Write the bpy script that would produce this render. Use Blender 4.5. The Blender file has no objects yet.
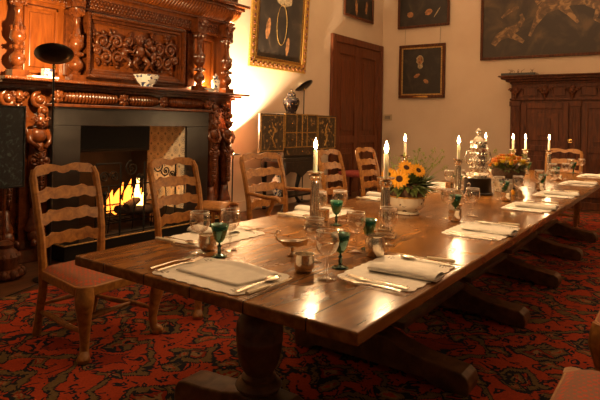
import bpy, bmesh, math, random
from mathutils import Vector, Matrix

random.seed(7)
PI = math.pi
SC = bpy.context.scene
COL = SC.collection

# ------------------------------------------------------------------ camera
CAM_H = 1.34
YAW = 0.618
ROLL = 0.0197
F_PX = 547.0
cam_data = bpy.data.cameras.new('camera')
cam = bpy.data.objects.new('camera', cam_data)
COL.objects.link(cam)
right = Vector((math.sin(YAW), -math.cos(YAW), 0))
fwd = Vector((math.cos(YAW), math.sin(YAW), 0))
up = Vector((0, 0, 1))
cx = right * math.cos(ROLL) + up * math.sin(ROLL)
cy = -right * math.sin(ROLL) + up * math.cos(ROLL)
m3 = Matrix((cx, cy, -fwd)).transposed()
cam.matrix_world = Matrix.Translation((0, 0, CAM_H)) @ m3.to_4x4()
cam_data.sensor_width = 36.0
cam_data.lens = F_PX / 600.0 * 36.0
cam_data.shift_y = -77.5 / 600.0
cam_data.clip_start = 0.05
SC.camera = cam

# ------------------------------------------------------------------ world, lamps, exposure
world = bpy.data.worlds.new('world')
SC.world = world
world.use_nodes = True
bg = world.node_tree.nodes['Background']
bg.inputs[0].default_value = (1.0, 0.62, 0.32, 1)
bg.inputs[1].default_value = 0.05

SC.view_settings.view_transform = 'Standard'
SC.view_settings.look = 'None'
SC.view_settings.gamma = 1.0
SC.view_settings.use_curve_mapping = False
SC.view_settings.exposure = 0.72


def light(name, kind, loc, power, color, size=0.1, rot=None, spot=None, blend=0.3):
    d = bpy.data.lights.new(name, kind)
    d.energy = power
    d.color = color
    if kind == 'AREA':
        d.shape = 'DISK'
        d.size = size
    else:
        d.shadow_soft_size = size
    if kind == 'SPOT':
        d.spot_size = spot
        d.spot_blend = blend
    o = bpy.data.objects.new(name, d)
    COL.objects.link(o)
    o.location = loc
    if rot is not None:
        o.rotation_euler = rot
    return o


WARM = (1.0, 0.60, 0.28)
FILL_WARM = (1.0, 0.68, 0.43)
# added fill lights, no real lamps: unseen upward spot and two overhead discs
light('upward_fill_light', 'SPOT', (7.0, -0.6, 1.9), 330, FILL_WARM, 0.1, (PI, 0, 0), 2.75, 0.35)
light('overhead_fill_light', 'AREA', (6.6, 2.0, 4.3), 10, FILL_WARM, 1.4)
light('overhead_fill_light', 'AREA', (1.6, 2.0, 4.3), 5, FILL_WARM, 1.2)
# the two torch lamps by the chimney piece
TORCH = (1.0, 0.66, 0.32)
light('torch_lamp_light', 'POINT', (2.50, 4.23, 1.925), 88, TORCH, 0.03)
light('torch_lamp_light', 'SPOT', (5.62, 5.12, 0.98), 1100, (1.0, 0.76, 0.48), 0.03, (PI, 0, 0), 2.2, 0.3)
light('shelf_fill_light', 'POINT', (4.96, 4.98, 1.79), 9, TORCH, 0.02)  # added light, no lamp here; brightens the right side of the overmantel
# fire
light('fire_light', 'POINT', (4.08, 5.25, 0.52), 4.5, (1.0, 0.35, 0.08), 0.12)

# ------------------------------------------------------------------ material helpers


def new_mat(name):
    m = bpy.data.materials.new(name)
    m.use_nodes = True
    nt = m.node_tree
    b = nt.nodes['Principled BSDF']
    return m, nt, b


def N(nt, kind, **kw):
    n = nt.nodes.new(kind)
    for k, v in kw.items():
        setattr(n, k, v)
    return n


def coords(nt, scale=(1, 1, 1), rot=(0, 0, 0), which='Object'):
    tc = N(nt, 'ShaderNodeTexCoord')
    mp = N(nt, 'ShaderNodeMapping')
    mp.inputs['Scale'].default_value = scale
    mp.inputs['Rotation'].default_value = rot
    mp.inputs['Location'].default_value = (0.37, 0.013, 0.021)
    nt.links.new(tc.outputs[which], mp.inputs['Vector'])
    return mp.outputs['Vector']


def ramp(nt, fac, stops, interp='LINEAR'):
    r = N(nt, 'ShaderNodeValToRGB')
    cr = r.color_ramp
    cr.interpolation = interp
    while len(cr.elements) > 1:
        cr.elements.remove(cr.elements[-1])
    cr.elements[0].position = stops[0][0]
    cr.elements[0].color = (*stops[0][1], 1)
    for p, c in stops[1:]:
        e = cr.elements.new(p)
        e.color = (*c, 1)
    nt.links.new(fac, r.inputs['Fac'])
    return r.outputs['Color']


def bump(nt, b, height, strength=0.3, dist=0.01):
    bn = N(nt, 'ShaderNodeBump')
    bn.inputs['Strength'].default_value = strength
    bn.inputs['Distance'].default_value = dist
    nt.links.new(height, bn.inputs['Height'])
    nt.links.new(bn.outputs['Normal'], b.inputs['Normal'])


def mat_wood(name, dark, light_, scale=(1.2, 14, 14), rough=0.4, spec=0.5, bumpy=0.15, which='Object', nscale=2.5):
    m, nt, b = new_mat(name)
    v = coords(nt, scale, which=which)
    n = N(nt, 'ShaderNodeTexNoise')
    n.inputs['Scale'].default_value = nscale
    n.inputs['Detail'].default_value = 6
    n.inputs['Distortion'].default_value = 0.6
    nt.links.new(v, n.inputs['Vector'])
    c = ramp(nt, n.outputs['Fac'], [(0.3, dark), (0.7, light_)])
    nt.links.new(c, b.inputs['Base Color'])
    b.inputs['Roughness'].default_value = rough
    b.inputs['Specular IOR Level'].default_value = spec
    bump(nt, b, n.outputs['Fac'], bumpy, 0.004)
    return m


def mat_plain(name, col, rough=0.5, metal=0.0, spec=0.5, noise=0.0, nscale=30, bumpy=0.0):
    m, nt, b = new_mat(name)
    v = coords(nt)
    n = N(nt, 'ShaderNodeTexNoise')
    n.inputs['Scale'].default_value = nscale
    n.inputs['Detail'].default_value = 4
    nt.links.new(v, n.inputs['Vector'])
    lo = tuple(max(0, x * (1 - noise)) for x in col)
    hi = tuple(min(1, x * (1 + noise)) for x in col)
    c = ramp(nt, n.outputs['Fac'], [(0.3, lo), (0.7, hi)])
    nt.links.new(c, b.inputs['Base Color'])
    b.inputs['Roughness'].default_value = rough
    b.inputs['Metallic'].default_value = metal
    b.inputs['Specular IOR Level'].default_value = spec
    if bumpy:
        bump(nt, b, n.outputs['Fac'], bumpy, 0.003)
    return m


def mat_glass(name, tint, gloss=(1, 0.95, 0.9), ior=1.5, body=0.0, body_col=(0, 0.1, 0.05)):
    m = bpy.data.materials.new(name)
    m.use_nodes = True
    nt = m.node_tree
    nt.nodes.clear()
    out = N(nt, 'ShaderNodeOutputMaterial')
    tr = N(nt, 'ShaderNodeBsdfTransparent')
    tr.inputs['Color'].default_value = (*tint, 1)
    gl = N(nt, 'ShaderNodeBsdfGlossy')
    gl.inputs['Color'].default_value = (*gloss, 1)
    gl.inputs['Roughness'].default_value = 0.04
    fr = N(nt, 'ShaderNodeLayerWeight')
    fr.inputs['Blend'].default_value = 0.22
    pw = N(nt, 'ShaderNodeMapRange')
    pw.inputs['To Min'].default_value = 0.09
    pw.inputs['To Max'].default_value = 0.95
    nt.links.new(fr.outputs['Facing'], pw.inputs['Value'])
    mx = N(nt, 'ShaderNodeMixShader')
    nt.links.new(pw.outputs[0], mx.inputs[0])
    base = tr
    if body > 0:
        df = N(nt, 'ShaderNodeBsdfDiffuse')
        df.inputs['Color'].default_value = (*body_col, 1)
        m2 = N(nt, 'ShaderNodeMixShader')
        m2.inputs[0].default_value = body
        nt.links.new(tr.outputs[0], m2.inputs[1])
        nt.links.new(df.outputs[0], m2.inputs[2])
        base = m2
    nt.links.new(base.outputs[0], mx.inputs[1])
    nt.links.new(gl.outputs[0], mx.inputs[2])
    nt.links.new(mx.outputs[0], out.inputs['Surface'])
    return m


def mat_emit(name, col, strength):
    m, nt, b = new_mat(name)
    b.inputs['Base Color'].default_value = (*col, 1)
    b.inputs['Emission Color'].default_value = (*col, 1)
    b.inputs['Emission Strength'].default_value = strength
    return m


M = {}
M['oak'] = mat_wood('chair_oak', (0.21, 0.075, 0.012), (0.47, 0.20, 0.036), (3, 3, 3), 0.42, 0.5, 0.1, nscale=9)
M['oak_dark'] = mat_wood('trestle_oak', (0.07, 0.028, 0.009), (0.19, 0.085, 0.028), (4, 4, 4), 0.45, 0.5, 0.1, nscale=4)
M['carved'] = mat_wood('carved_walnut', (0.060, 0.014, 0.004), (0.165, 0.043, 0.009), (5, 5, 5), 0.17, 0.6, 0.2, nscale=4)
M['panelling'] = mat_wood('walnut_panel', (0.15, 0.034, 0.005), (0.29, 0.076, 0.011), (9, 9, 1.2), 0.28, 0.45, 0.1, nscale=3)
M['press'] = mat_wood('press_oak', (0.042, 0.012, 0.005), (0.13, 0.038, 0.011), (9, 9, 1.3), 0.5, 0.22, 0.15, nscale=3)
M['door'] = mat_wood('door_mahogany', (0.085, 0.024, 0.010), (0.17, 0.048, 0.015), (9, 9, 1.1), 0.45, 0.25, 0.1, nscale=3)
M['silver'] = mat_plain('silver', (0.80, 0.72, 0.60), 0.2, 1.0, noise=0.12, nscale=60, bumpy=0.15)
M['chased'] = mat_plain('chased_silver', (0.80, 0.74, 0.64), 0.22, 1.0, noise=0.25, nscale=55, bumpy=1.0)
M['wax'] = mat_plain('candle_wax', (0.90, 0.80, 0.58), 0.45, noise=0.03)
M['wax'].node_tree.nodes['Principled BSDF'].inputs['Subsurface Weight'].default_value = 0.35
M['wax'].node_tree.nodes['Principled BSDF'].inputs['Subsurface Radius'].default_value = (0.02, 0.012, 0.006)
M['flame'] = mat_emit('candle_flame', (1.0, 0.72, 0.33), 55)
M['fire'] = mat_emit('fire_flame', (1.0, 0.25, 0.025), 2.2)
M['fire_core'] = mat_emit('fire_core', (1.0, 0.50, 0.13), 5)
M['glass'] = mat_glass('clear_glass', (0.97, 0.96, 0.94), ior=1.6)
M['green'] = mat_glass('green_glass', (0.02, 0.42, 0.24), (0.7, 1, 0.85), 1.5, 0.35, (0.0, 0.13, 0.07))
M['linen'] = mat_plain('linen', (0.88, 0.84, 0.76), 0.9, noise=0.06, nscale=25, bumpy=0.25, spec=0.1)
M['black'] = mat_plain('black_lacquer', (0.006, 0.005, 0.005), 0.35, noise=0.1)
M['iron'] = mat_plain('wrought_iron', (0.006, 0.005, 0.004), 0.6, 0.0, noise=0.2, spec=0.25)
M['brass'] = mat_plain('brass', (0.75, 0.45, 0.14), 0.25, 1.0, noise=0.1)
M['gilt'] = mat_plain('gilt', (0.72, 0.42, 0.10), 0.33, 0.85, noise=0.35, nscale=70, bumpy=0.8)
M['slate'] = mat_plain('slate_stone', (0.018, 0.014, 0.012), 0.28, noise=0.35, nscale=9, bumpy=0.05)
M['soot'] = mat_plain('soot', (0.020, 0.013, 0.009), 0.8, noise=0.5, nscale=8, bumpy=0.3)
M['log'] = mat_plain('charred_log', (0.035, 0.018, 0.010), 0.9, noise=0.6, nscale=15, bumpy=0.7)
M['leaf'] = mat_plain('leaf', (0.10, 0.13, 0.028), 0.5, noise=0.5, nscale=25)
M['leaf_pale'] = mat_plain('leaf_pale', (0.30, 0.33, 0.06), 0.5, noise=0.4, nscale=25)
M['petal'] = mat_plain('sunflower_petal', (0.90, 0.38, 0.010), 0.5, noise=0.2, nscale=20)
M['marigold'] = mat_plain('marigold', (0.95, 0.26, 0.008), 0.5, noise=0.3, nscale=20)
M['yellow'] = mat_plain('yellow_petal', (0.95, 0.58, 0.02), 0.5, noise=0.15, nscale=20)
M['seed'] = mat_plain('seed_head', (0.05, 0.018, 0.006), 0.9, noise=0.5, nscale=120, bumpy=0.8)
M['basket'] = mat_plain('basket', (0.09, 0.045, 0.022), 0.8, noise=0.5, nscale=60, bumpy=0.8)
M['gold_paint'] = mat_plain('gold_paint', (0.40, 0.23, 0.06), 0.45, 0.3, noise=0.4, nscale=40)
M['red_fabric'] = mat_plain('red_fabric', (0.28, 0.04, 0.03), 0.8, noise=0.2)
M['rubber'] = mat_plain('rubber', (0.01, 0.009, 0.008), 0.6)
M['skin_paint'] = mat_plain('painted_skin', (0.30, 0.13, 0.045), 0.6, noise=0.6, nscale=20)
M['ruff_paint'] = mat_plain('painted_linen', (0.33, 0.24, 0.13), 0.6, noise=0.6, nscale=30)
M['robe_paint'] = mat_plain('painted_robe', (0.022, 0.015, 0.009), 0.5, noise=0.5, nscale=9)
M['pewter'] = mat_plain('pale_switch', (0.25, 0.2, 0.15), 0.5)
M['ivory_plate'] = mat_plain('switch_plate', (0.45, 0.33, 0.2), 0.6)
M['book_red'] = mat_plain('book_cover', (0.22, 0.03, 0.02), 0.6, noise=0.2)


M['rim_highlight'] = mat_plain('rim_highlight', (0.75, 0.72, 0.66), 0.08, spec=1.0)  # pale opaque colour imitating the bright edge highlight of the glass


def mat_wall():
    m, nt, b = new_mat('wall_paint')
    v = coords(nt)
    n = N(nt, 'ShaderNodeTexNoise')
    n.inputs['Scale'].default_value = 1.6
    n.inputs['Detail'].default_value = 5
    nt.links.new(v, n.inputs['Vector'])
    c = ramp(nt, n.outputs['Fac'], [(0.3, (0.60, 0.45, 0.32)), (0.7, (0.66, 0.51, 0.37))])
    nt.links.new(c, b.inputs['Base Color'])
    b.inputs['Roughness'].default_value = 0.75
    b.inputs['Specular IOR Level'].default_value = 0.2
    return m


M['wall'] = mat_wall()
M['ceiling'] = mat_plain('ceiling_plaster', (0.72, 0.6, 0.45), 0.9, noise=0.03)


def mat_tabletop():
    m, nt, b = new_mat('tabletop_oak')
    v = coords(nt, (1.6, 6.5, 6.5))
    n = N(nt, 'ShaderNodeTexNoise')
    n.inputs['Scale'].default_value = 3.0
    n.inputs['Detail'].default_value = 8
    n.inputs['Distortion'].default_value = 0.8
    nt.links.new(v, n.inputs['Vector'])
    c = ramp(nt, n.outputs['Fac'], [(0.25, (0.11, 0.038, 0.007)), (0.5, (0.25, 0.098, 0.018)), (0.75, (0.40, 0.175, 0.036))])
    v2 = coords(nt, (1, 1, 1))
    br = N(nt, 'ShaderNodeTexBrick')
    br.inputs['Scale'].default_value = 1.0
    br.inputs['Mortar Size'].default_value = 0.0035
    br.inputs['Mortar Smooth'].default_value = 0.3
    br.inputs['Brick Width'].default_value = 40
    br.inputs['Row Height'].default_value = 0.247
    br.inputs['Color1'].default_value = (1, 1, 1, 1)
    br.inputs['Color2'].default_value = (0.82, 0.8, 0.78, 1)
    br.inputs['Mortar'].default_value = (0.12, 0.1, 0.08, 1)
    nt.links.new(v2, br.inputs['Vector'])
    mx = N(nt, 'ShaderNodeMix', data_type='RGBA', blend_type='MULTIPLY')
    mx.inputs['Factor'].default_value = 1
    nt.links.new(c, mx.inputs[6])
    nt.links.new(br.outputs['Color'], mx.inputs[7])
    nt.links.new(mx.outputs[2], b.inputs['Base Color'])
    n2 = N(nt, 'ShaderNodeTexNoise')
    n2.inputs['Scale'].default_value = 7
    n2.inputs['Detail'].default_value = 5
    nt.links.new(v2, n2.inputs['Vector'])
    mr = N(nt, 'ShaderNodeMapRange')
    mr.inputs['To Min'].default_value = 0.12
    mr.inputs['To Max'].default_value = 0.34
    nt.links.new(n2.outputs['Fac'], mr.inputs['Value'])
    nt.links.new(mr.outputs['Result'], b.inputs['Roughness'])
    b.inputs['Specular IOR Level'].default_value = 0.6
    bump(nt, b, n2.outputs['Fac'], 0.12, 0.01)
    return m


M['tabletop'] = mat_tabletop()


def mat_floor():
    m, nt, b = new_mat('floor_boards')
    v = coords(nt, (1.0, 9, 9))
    n = N(nt, 'ShaderNodeTexNoise')
    n.inputs['Scale'].default_value = 2.0
    n.inputs['Detail'].default_value = 6
    nt.links.new(v, n.inputs['Vector'])
    c = ramp(nt, n.outputs['Fac'], [(0.3, (0.06, 0.022, 0.009)), (0.7, (0.14, 0.055, 0.02))])
    v2 = coords(nt)
    br = N(nt, 'ShaderNodeTexBrick')
    br.inputs['Scale'].default_value = 1.0
    br.inputs['Mortar Size'].default_value = 0.004
    br.inputs['Brick Width'].default_value = 2.6
    br.inputs['Row Height'].default_value = 0.15
    br.inputs['Color1'].default_value = (1, 1, 1, 1)
    br.inputs['Color2'].default_value = (0.7, 0.68, 0.66, 1)
    br.inputs['Mortar'].default_value = (0.1, 0.1, 0.1, 1)
    nt.links.new(v2, br.inputs['Vector'])
    mx = N(nt, 'ShaderNodeMix', data_type='RGBA', blend_type='MULTIPLY')
    mx.inputs['Factor'].default_value = 1
    nt.links.new(c, mx.inputs[6])
    nt.links.new(br.outputs['Color'], mx.inputs[7])
    nt.links.new(mx.outputs[2], b.inputs['Base Color'])
    b.inputs['Roughness'].default_value = 0.4
    return m


M['floor'] = mat_floor()


def mat_rug():
    """Red carpet with navy outlined, olive filled angular motifs in a woven grid."""
    m, nt, b = new_mat('rug_weave')
    L = nt.links
    tc = N(nt, 'ShaderNodeTexCoord')
    sn = N(nt, 'ShaderNodeVectorMath', operation='SNAP')
    sn.inputs[1].default_value = (0.013, 0.013, 1.0)
    wn = N(nt, 'ShaderNodeTexNoise')
    wn.noise_dimensions = '2D'
    wn.inputs['Scale'].default_value = 5.5
    wn.inputs['Detail'].default_value = 2.0
    L.new(tc.outputs['Object'], wn.inputs['Vector'])
    wm = N(nt, 'ShaderNodeVectorMath', operation='MULTIPLY_ADD')
    wm.inputs[1].default_value = (0.17, 0.17, 0)
    L.new(wn.outputs['Color'], wm.inputs[0])
    L.new(tc.outputs['Object'], wm.inputs[2])
    L.new(wm.outputs[0], sn.inputs[0])
    base = sn.outputs[0]

    def vor(scale, feature, metric, rnd=1.0, off=(0, 0, 0)):
        mp = N(nt, 'ShaderNodeMapping')
        mp.inputs['Location'].default_value = off
        L.new(base, mp.inputs['Vector'])
        vn = N(nt, 'ShaderNodeTexVoronoi', feature=feature)
        if feature != 'DISTANCE_TO_EDGE':
            vn.distance = metric
        vn.voronoi_dimensions = '2D'
        vn.inputs['Scale'].default_value = scale
        vn.inputs['Randomness'].default_value = rnd
        L.new(mp.outputs[0], vn.inputs['Vector'])
        return vn

    def mix(fac, a, c):
        mx = N(nt, 'ShaderNodeMix', data_type='RGBA')
        L.new(fac, mx.inputs['Factor'])
        if isinstance(a, tuple):
            mx.inputs[6].default_value = (*a, 1)
        else:
            L.new(a, mx.inputs[6])
        if isinstance(c, tuple):
            mx.inputs[7].default_value = (*c, 1)
        else:
            L.new(c, mx.inputs[7])
        return mx.outputs[2]

    RED = (0.38, 0.052, 0.018)
    RED2 = (0.25, 0.030, 0.012)
    NAVY = (0.016, 0.017, 0.026)
    OLIVE = (0.15, 0.095, 0.038)
    TAN = (0.26, 0.15, 0.065)
    K = (0, 0, 0)
    W = (1, 1, 1)
    # field
    big = vor(1.5, 'F1', 'MANHATTAN', 0.9)
    fld = ramp(nt, big.outputs['Distance'], [(0, TAN), (0.07, RED2), (0.12, NAVY), (0.15, OLIVE), (0.23, NAVY), (0.255, RED), (0.50, NAVY), (0.52, OLIVE), (0.59, NAVY), (0.61, RED), (0.8, NAVY), (0.82, RED2)], 'CONSTANT')
    # medium flowers
    med = vor(4.2, 'F1', 'MANHATTAN', 0.85, (3.1, 1.7, 0))
    mm = ramp(nt, med.outputs['Distance'], [(0, W), (0.33, K)], 'CONSTANT')
    mc = ramp(nt, med.outputs['Distance'], [(0, RED), (0.06, TAN), (0.12, RED2), (0.15, OLIVE), (0.24, NAVY)], 'CONSTANT')
    c1 = mix(mm, fld, mc)
    # small navy sprigs
    sm = vor(8.5, 'F1', 'CHEBYCHEV', 0.9, (0.4, 5.2, 0))
    s1 = ramp(nt, sm.outputs['Distance'], [(0, W), (0.155, K)], 'CONSTANT')
    sc = ramp(nt, sm.outputs['Distance'], [(0, RED), (0.07, NAVY)], 'CONSTANT')
    c2 = mix(s1, c1, sc)
    # navy branching lines
    w = N(nt, 'ShaderNodeTexNoise')
    w.noise_dimensions = '2D'
    w.inputs['Scale'].default_value = 3.2
    w.inputs['Detail'].default_value = 2.5
    L.new(base, w.inputs['Vector'])
    ln = ramp(nt, w.outputs['Fac'], [(0, K), (0.40, W), (0.412, K), (0.585, W), (0.598, K)], 'CONSTANT')
    c3 = mix(ln, c2, NAVY)
    # border bands along the long edges
    sx = N(nt, 'ShaderNodeSeparateXYZ')
    L.new(base, sx.inputs[0])
    mr = N(nt, 'ShaderNodeMapRange')
    mr.inputs['From Min'].default_value = 3.2
    mr.inputs['From Max'].default_value = 4.1
    L.new(sx.outputs['Y'], mr.inputs['Value'])
    bm_ = ramp(nt, mr.outputs['Result'], [(0, K), (0.04, W), (0.08, K), (0.16, W), (0.20, K), (0.80, W), (0.83, K)], 'CONSTANT')
    c4 = mix(bm_, c3, NAVY)
    # wear
    n2 = N(nt, 'ShaderNodeTexNoise')
    n2.inputs['Scale'].default_value = 120
    L.new(tc.outputs['Object'], n2.inputs['Vector'])
    wr = ramp(nt, n2.outputs['Fac'], [(0.3, (0.7, 0.7, 0.7)), (0.7, (1, 1, 1))])
    mx = N(nt, 'ShaderNodeMix', data_type='RGBA', blend_type='MULTIPLY')
    mx.inputs['Factor'].default_value = 1
    L.new(c4, mx.inputs[6])
    L.new(wr, mx.inputs[7])
    L.new(mx.outputs[2], b.inputs['Base Color'])
    b.inputs['Roughness'].default_value = 0.95
    b.inputs['Specular IOR Level'].default_value = 0.1
    bump(nt, b, n2.outputs['Fac'], 0.4, 0.004)
    return m


M['rug'] = mat_rug()


def mat_seat():
    m, nt, b = new_mat('seat_brocade')
    v = coords(nt, (1, 1, 1), (0, 0, 0.6))
    ck = N(nt, 'ShaderNodeTexVoronoi', feature='F1')
    ck.distance = 'MANHATTAN'
    ck.inputs['Scale'].default_value = 42
    ck.inputs['Randomness'].default_value = 0.25
    nt.links.new(v, ck.inputs['Vector'])
    c = ramp(nt, ck.outputs['Distance'], [(0, (0.42, 0.15, 0.065)), (0.22, (0.46, 0.065, 0.018)), (0.62, (0.26, 0.10, 0.05))], 'CONSTANT')
    nt.links.new(c, b.inputs['Base Color'])
    b.inputs['Roughness'].default_value = 0.8
    bump(nt, b, ck.outputs['Distance'], 0.2, 0.002)
    return m


M['seat'] = mat_seat()


def mat_delft():
    """Cream tiles, each with a blue-grey roundel."""
    m, nt, b = new_mat('delft_tile')
    L = nt.links
    tc = N(nt, 'ShaderNodeTexCoord')
    sp = N(nt, 'ShaderNodeSeparateXYZ')
    L.new(tc.outputs['Object'], sp.inputs[0])

    def frac(o):
        a = N(nt, 'ShaderNodeMath', operation='MULTIPLY')
        a.inputs[1].default_value = 1 / 0.13
        L.new(o, a.inputs[0])
        f = N(nt, 'ShaderNodeMath', operation='FRACT')
        L.new(a.outputs[0], f.inputs[0])
        s = N(nt, 'ShaderNodeMath', operation='SUBTRACT')
        s.inputs[1].default_value = 0.5
        L.new(f.outputs[0], s.inputs[0])
        return s.outputs[0]
    fy, fz = frac(sp.outputs['Y']), frac(sp.outputs['Z'])
    cb = N(nt, 'ShaderNodeCombineXYZ')
    L.new(fy, cb.inputs[0])
    L.new(fz, cb.inputs[1])
    ln = N(nt, 'ShaderNodeVectorMath', operation='LENGTH')
    L.new(cb.outputs[0], ln.inputs[0])
    CR = (0.52, 0.45, 0.33)
    BL = (0.20, 0.19, 0.19)
    c = ramp(nt, ln.outputs['Value'], [(0, BL), (0.10, CR), (0.17, BL), (0.24, CR), (0.33, BL), (0.37, CR), (0.60, BL), (0.68, (0.2, 0.17, 0.12))], 'CONSTANT')
    L.new(c, b.inputs['Base Color'])
    b.inputs['Roughness'].default_value = 0.2
    return m


M['delft'] = mat_delft()


def mat_porcelain(name, scale, thr=0.56, ink=(0.05, 0.07, 0.16), base=(0.78, 0.74, 0.66)):
    m, nt, b = new_mat(name)
    v = coords(nt)
    n = N(nt, 'ShaderNodeTexNoise')
    n.inputs['Scale'].default_value = scale
    n.inputs['Detail'].default_value = 3
    nt.links.new(v, n.inputs['Vector'])
    c = ramp(nt, n.outputs['Fac'], [(0, base), (thr, ink)], 'CONSTANT')
    nt.links.new(c, b.inputs['Base Color'])
    b.inputs['Roughness'].default_value = 0.15
    return m


M['blue_white'] = mat_porcelain('blue_white_porcelain', 28)
M['floral'] = mat_porcelain('floral_porcelain', 22, 0.60, (0.14, 0.08, 0.05), (0.80, 0.70, 0.54))
M['imari'] = mat_porcelain('dark_jar_glaze', 26, 0.60, (0.20, 0.13, 0.06), (0.022, 0.016, 0.018))


def mat_painting(name, base, figure, scale, thr=0.56, seed=0.0, stretch=(1, 1, 1)):
    m, nt, b = new_mat(name)
    v = coords(nt, stretch)
    n = N(nt, 'ShaderNodeTexNoise')
    n.noise_dimensions = '4D'
    n.inputs['W'].default_value = seed
    n.inputs['Scale'].default_value = scale
    n.inputs['Detail'].default_value = 5
    n.inputs['Distortion'].default_value = 1.2
    nt.links.new(v, n.inputs['Vector'])
    c = ramp(nt, n.outputs['Fac'], [(thr - 0.12, base), (thr, tuple(x * 1.8 for x in base)), (thr + 0.12, figure)])
    nt.links.new(c, b.inputs['Base Color'])
    b.inputs['Roughness'].default_value = 0.5
    return m


M['canvas_dark'] = mat_painting('dark_canvas', (0.018, 0.012, 0.008), (0.06, 0.038, 0.02), 3, 0.6)
M['canvas_brown'] = mat_painting('brown_canvas', (0.030, 0.017, 0.008), (0.10, 0.055, 0.022), 2.2, 0.55, 3.0)
M['figure_paint'] = mat_painting('painted_figures', (0.07, 0.036, 0.014), (0.27, 0.15, 0.055), 9, 0.50, 5.0)
M['lacquer_gold'] = mat_painting('japanned_panel', (0.040, 0.024, 0.011), (0.40, 0.24, 0.07), 15, 0.58, 1.0, (1, 1, 0.8))
M['lacquer_teal'] = mat_painting('teal_lacquer_panel', (0.006, 0.008, 0.010), (0.06, 0.10, 0.095), 22, 0.55, 8.0)
M['japan_body'] = mat_painting('japanned_body', (0.022, 0.014, 0.008), (0.16, 0.09, 0.03), 20, 0.64, 2.0)

# ------------------------------------------------------------------ mesh helpers


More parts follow.
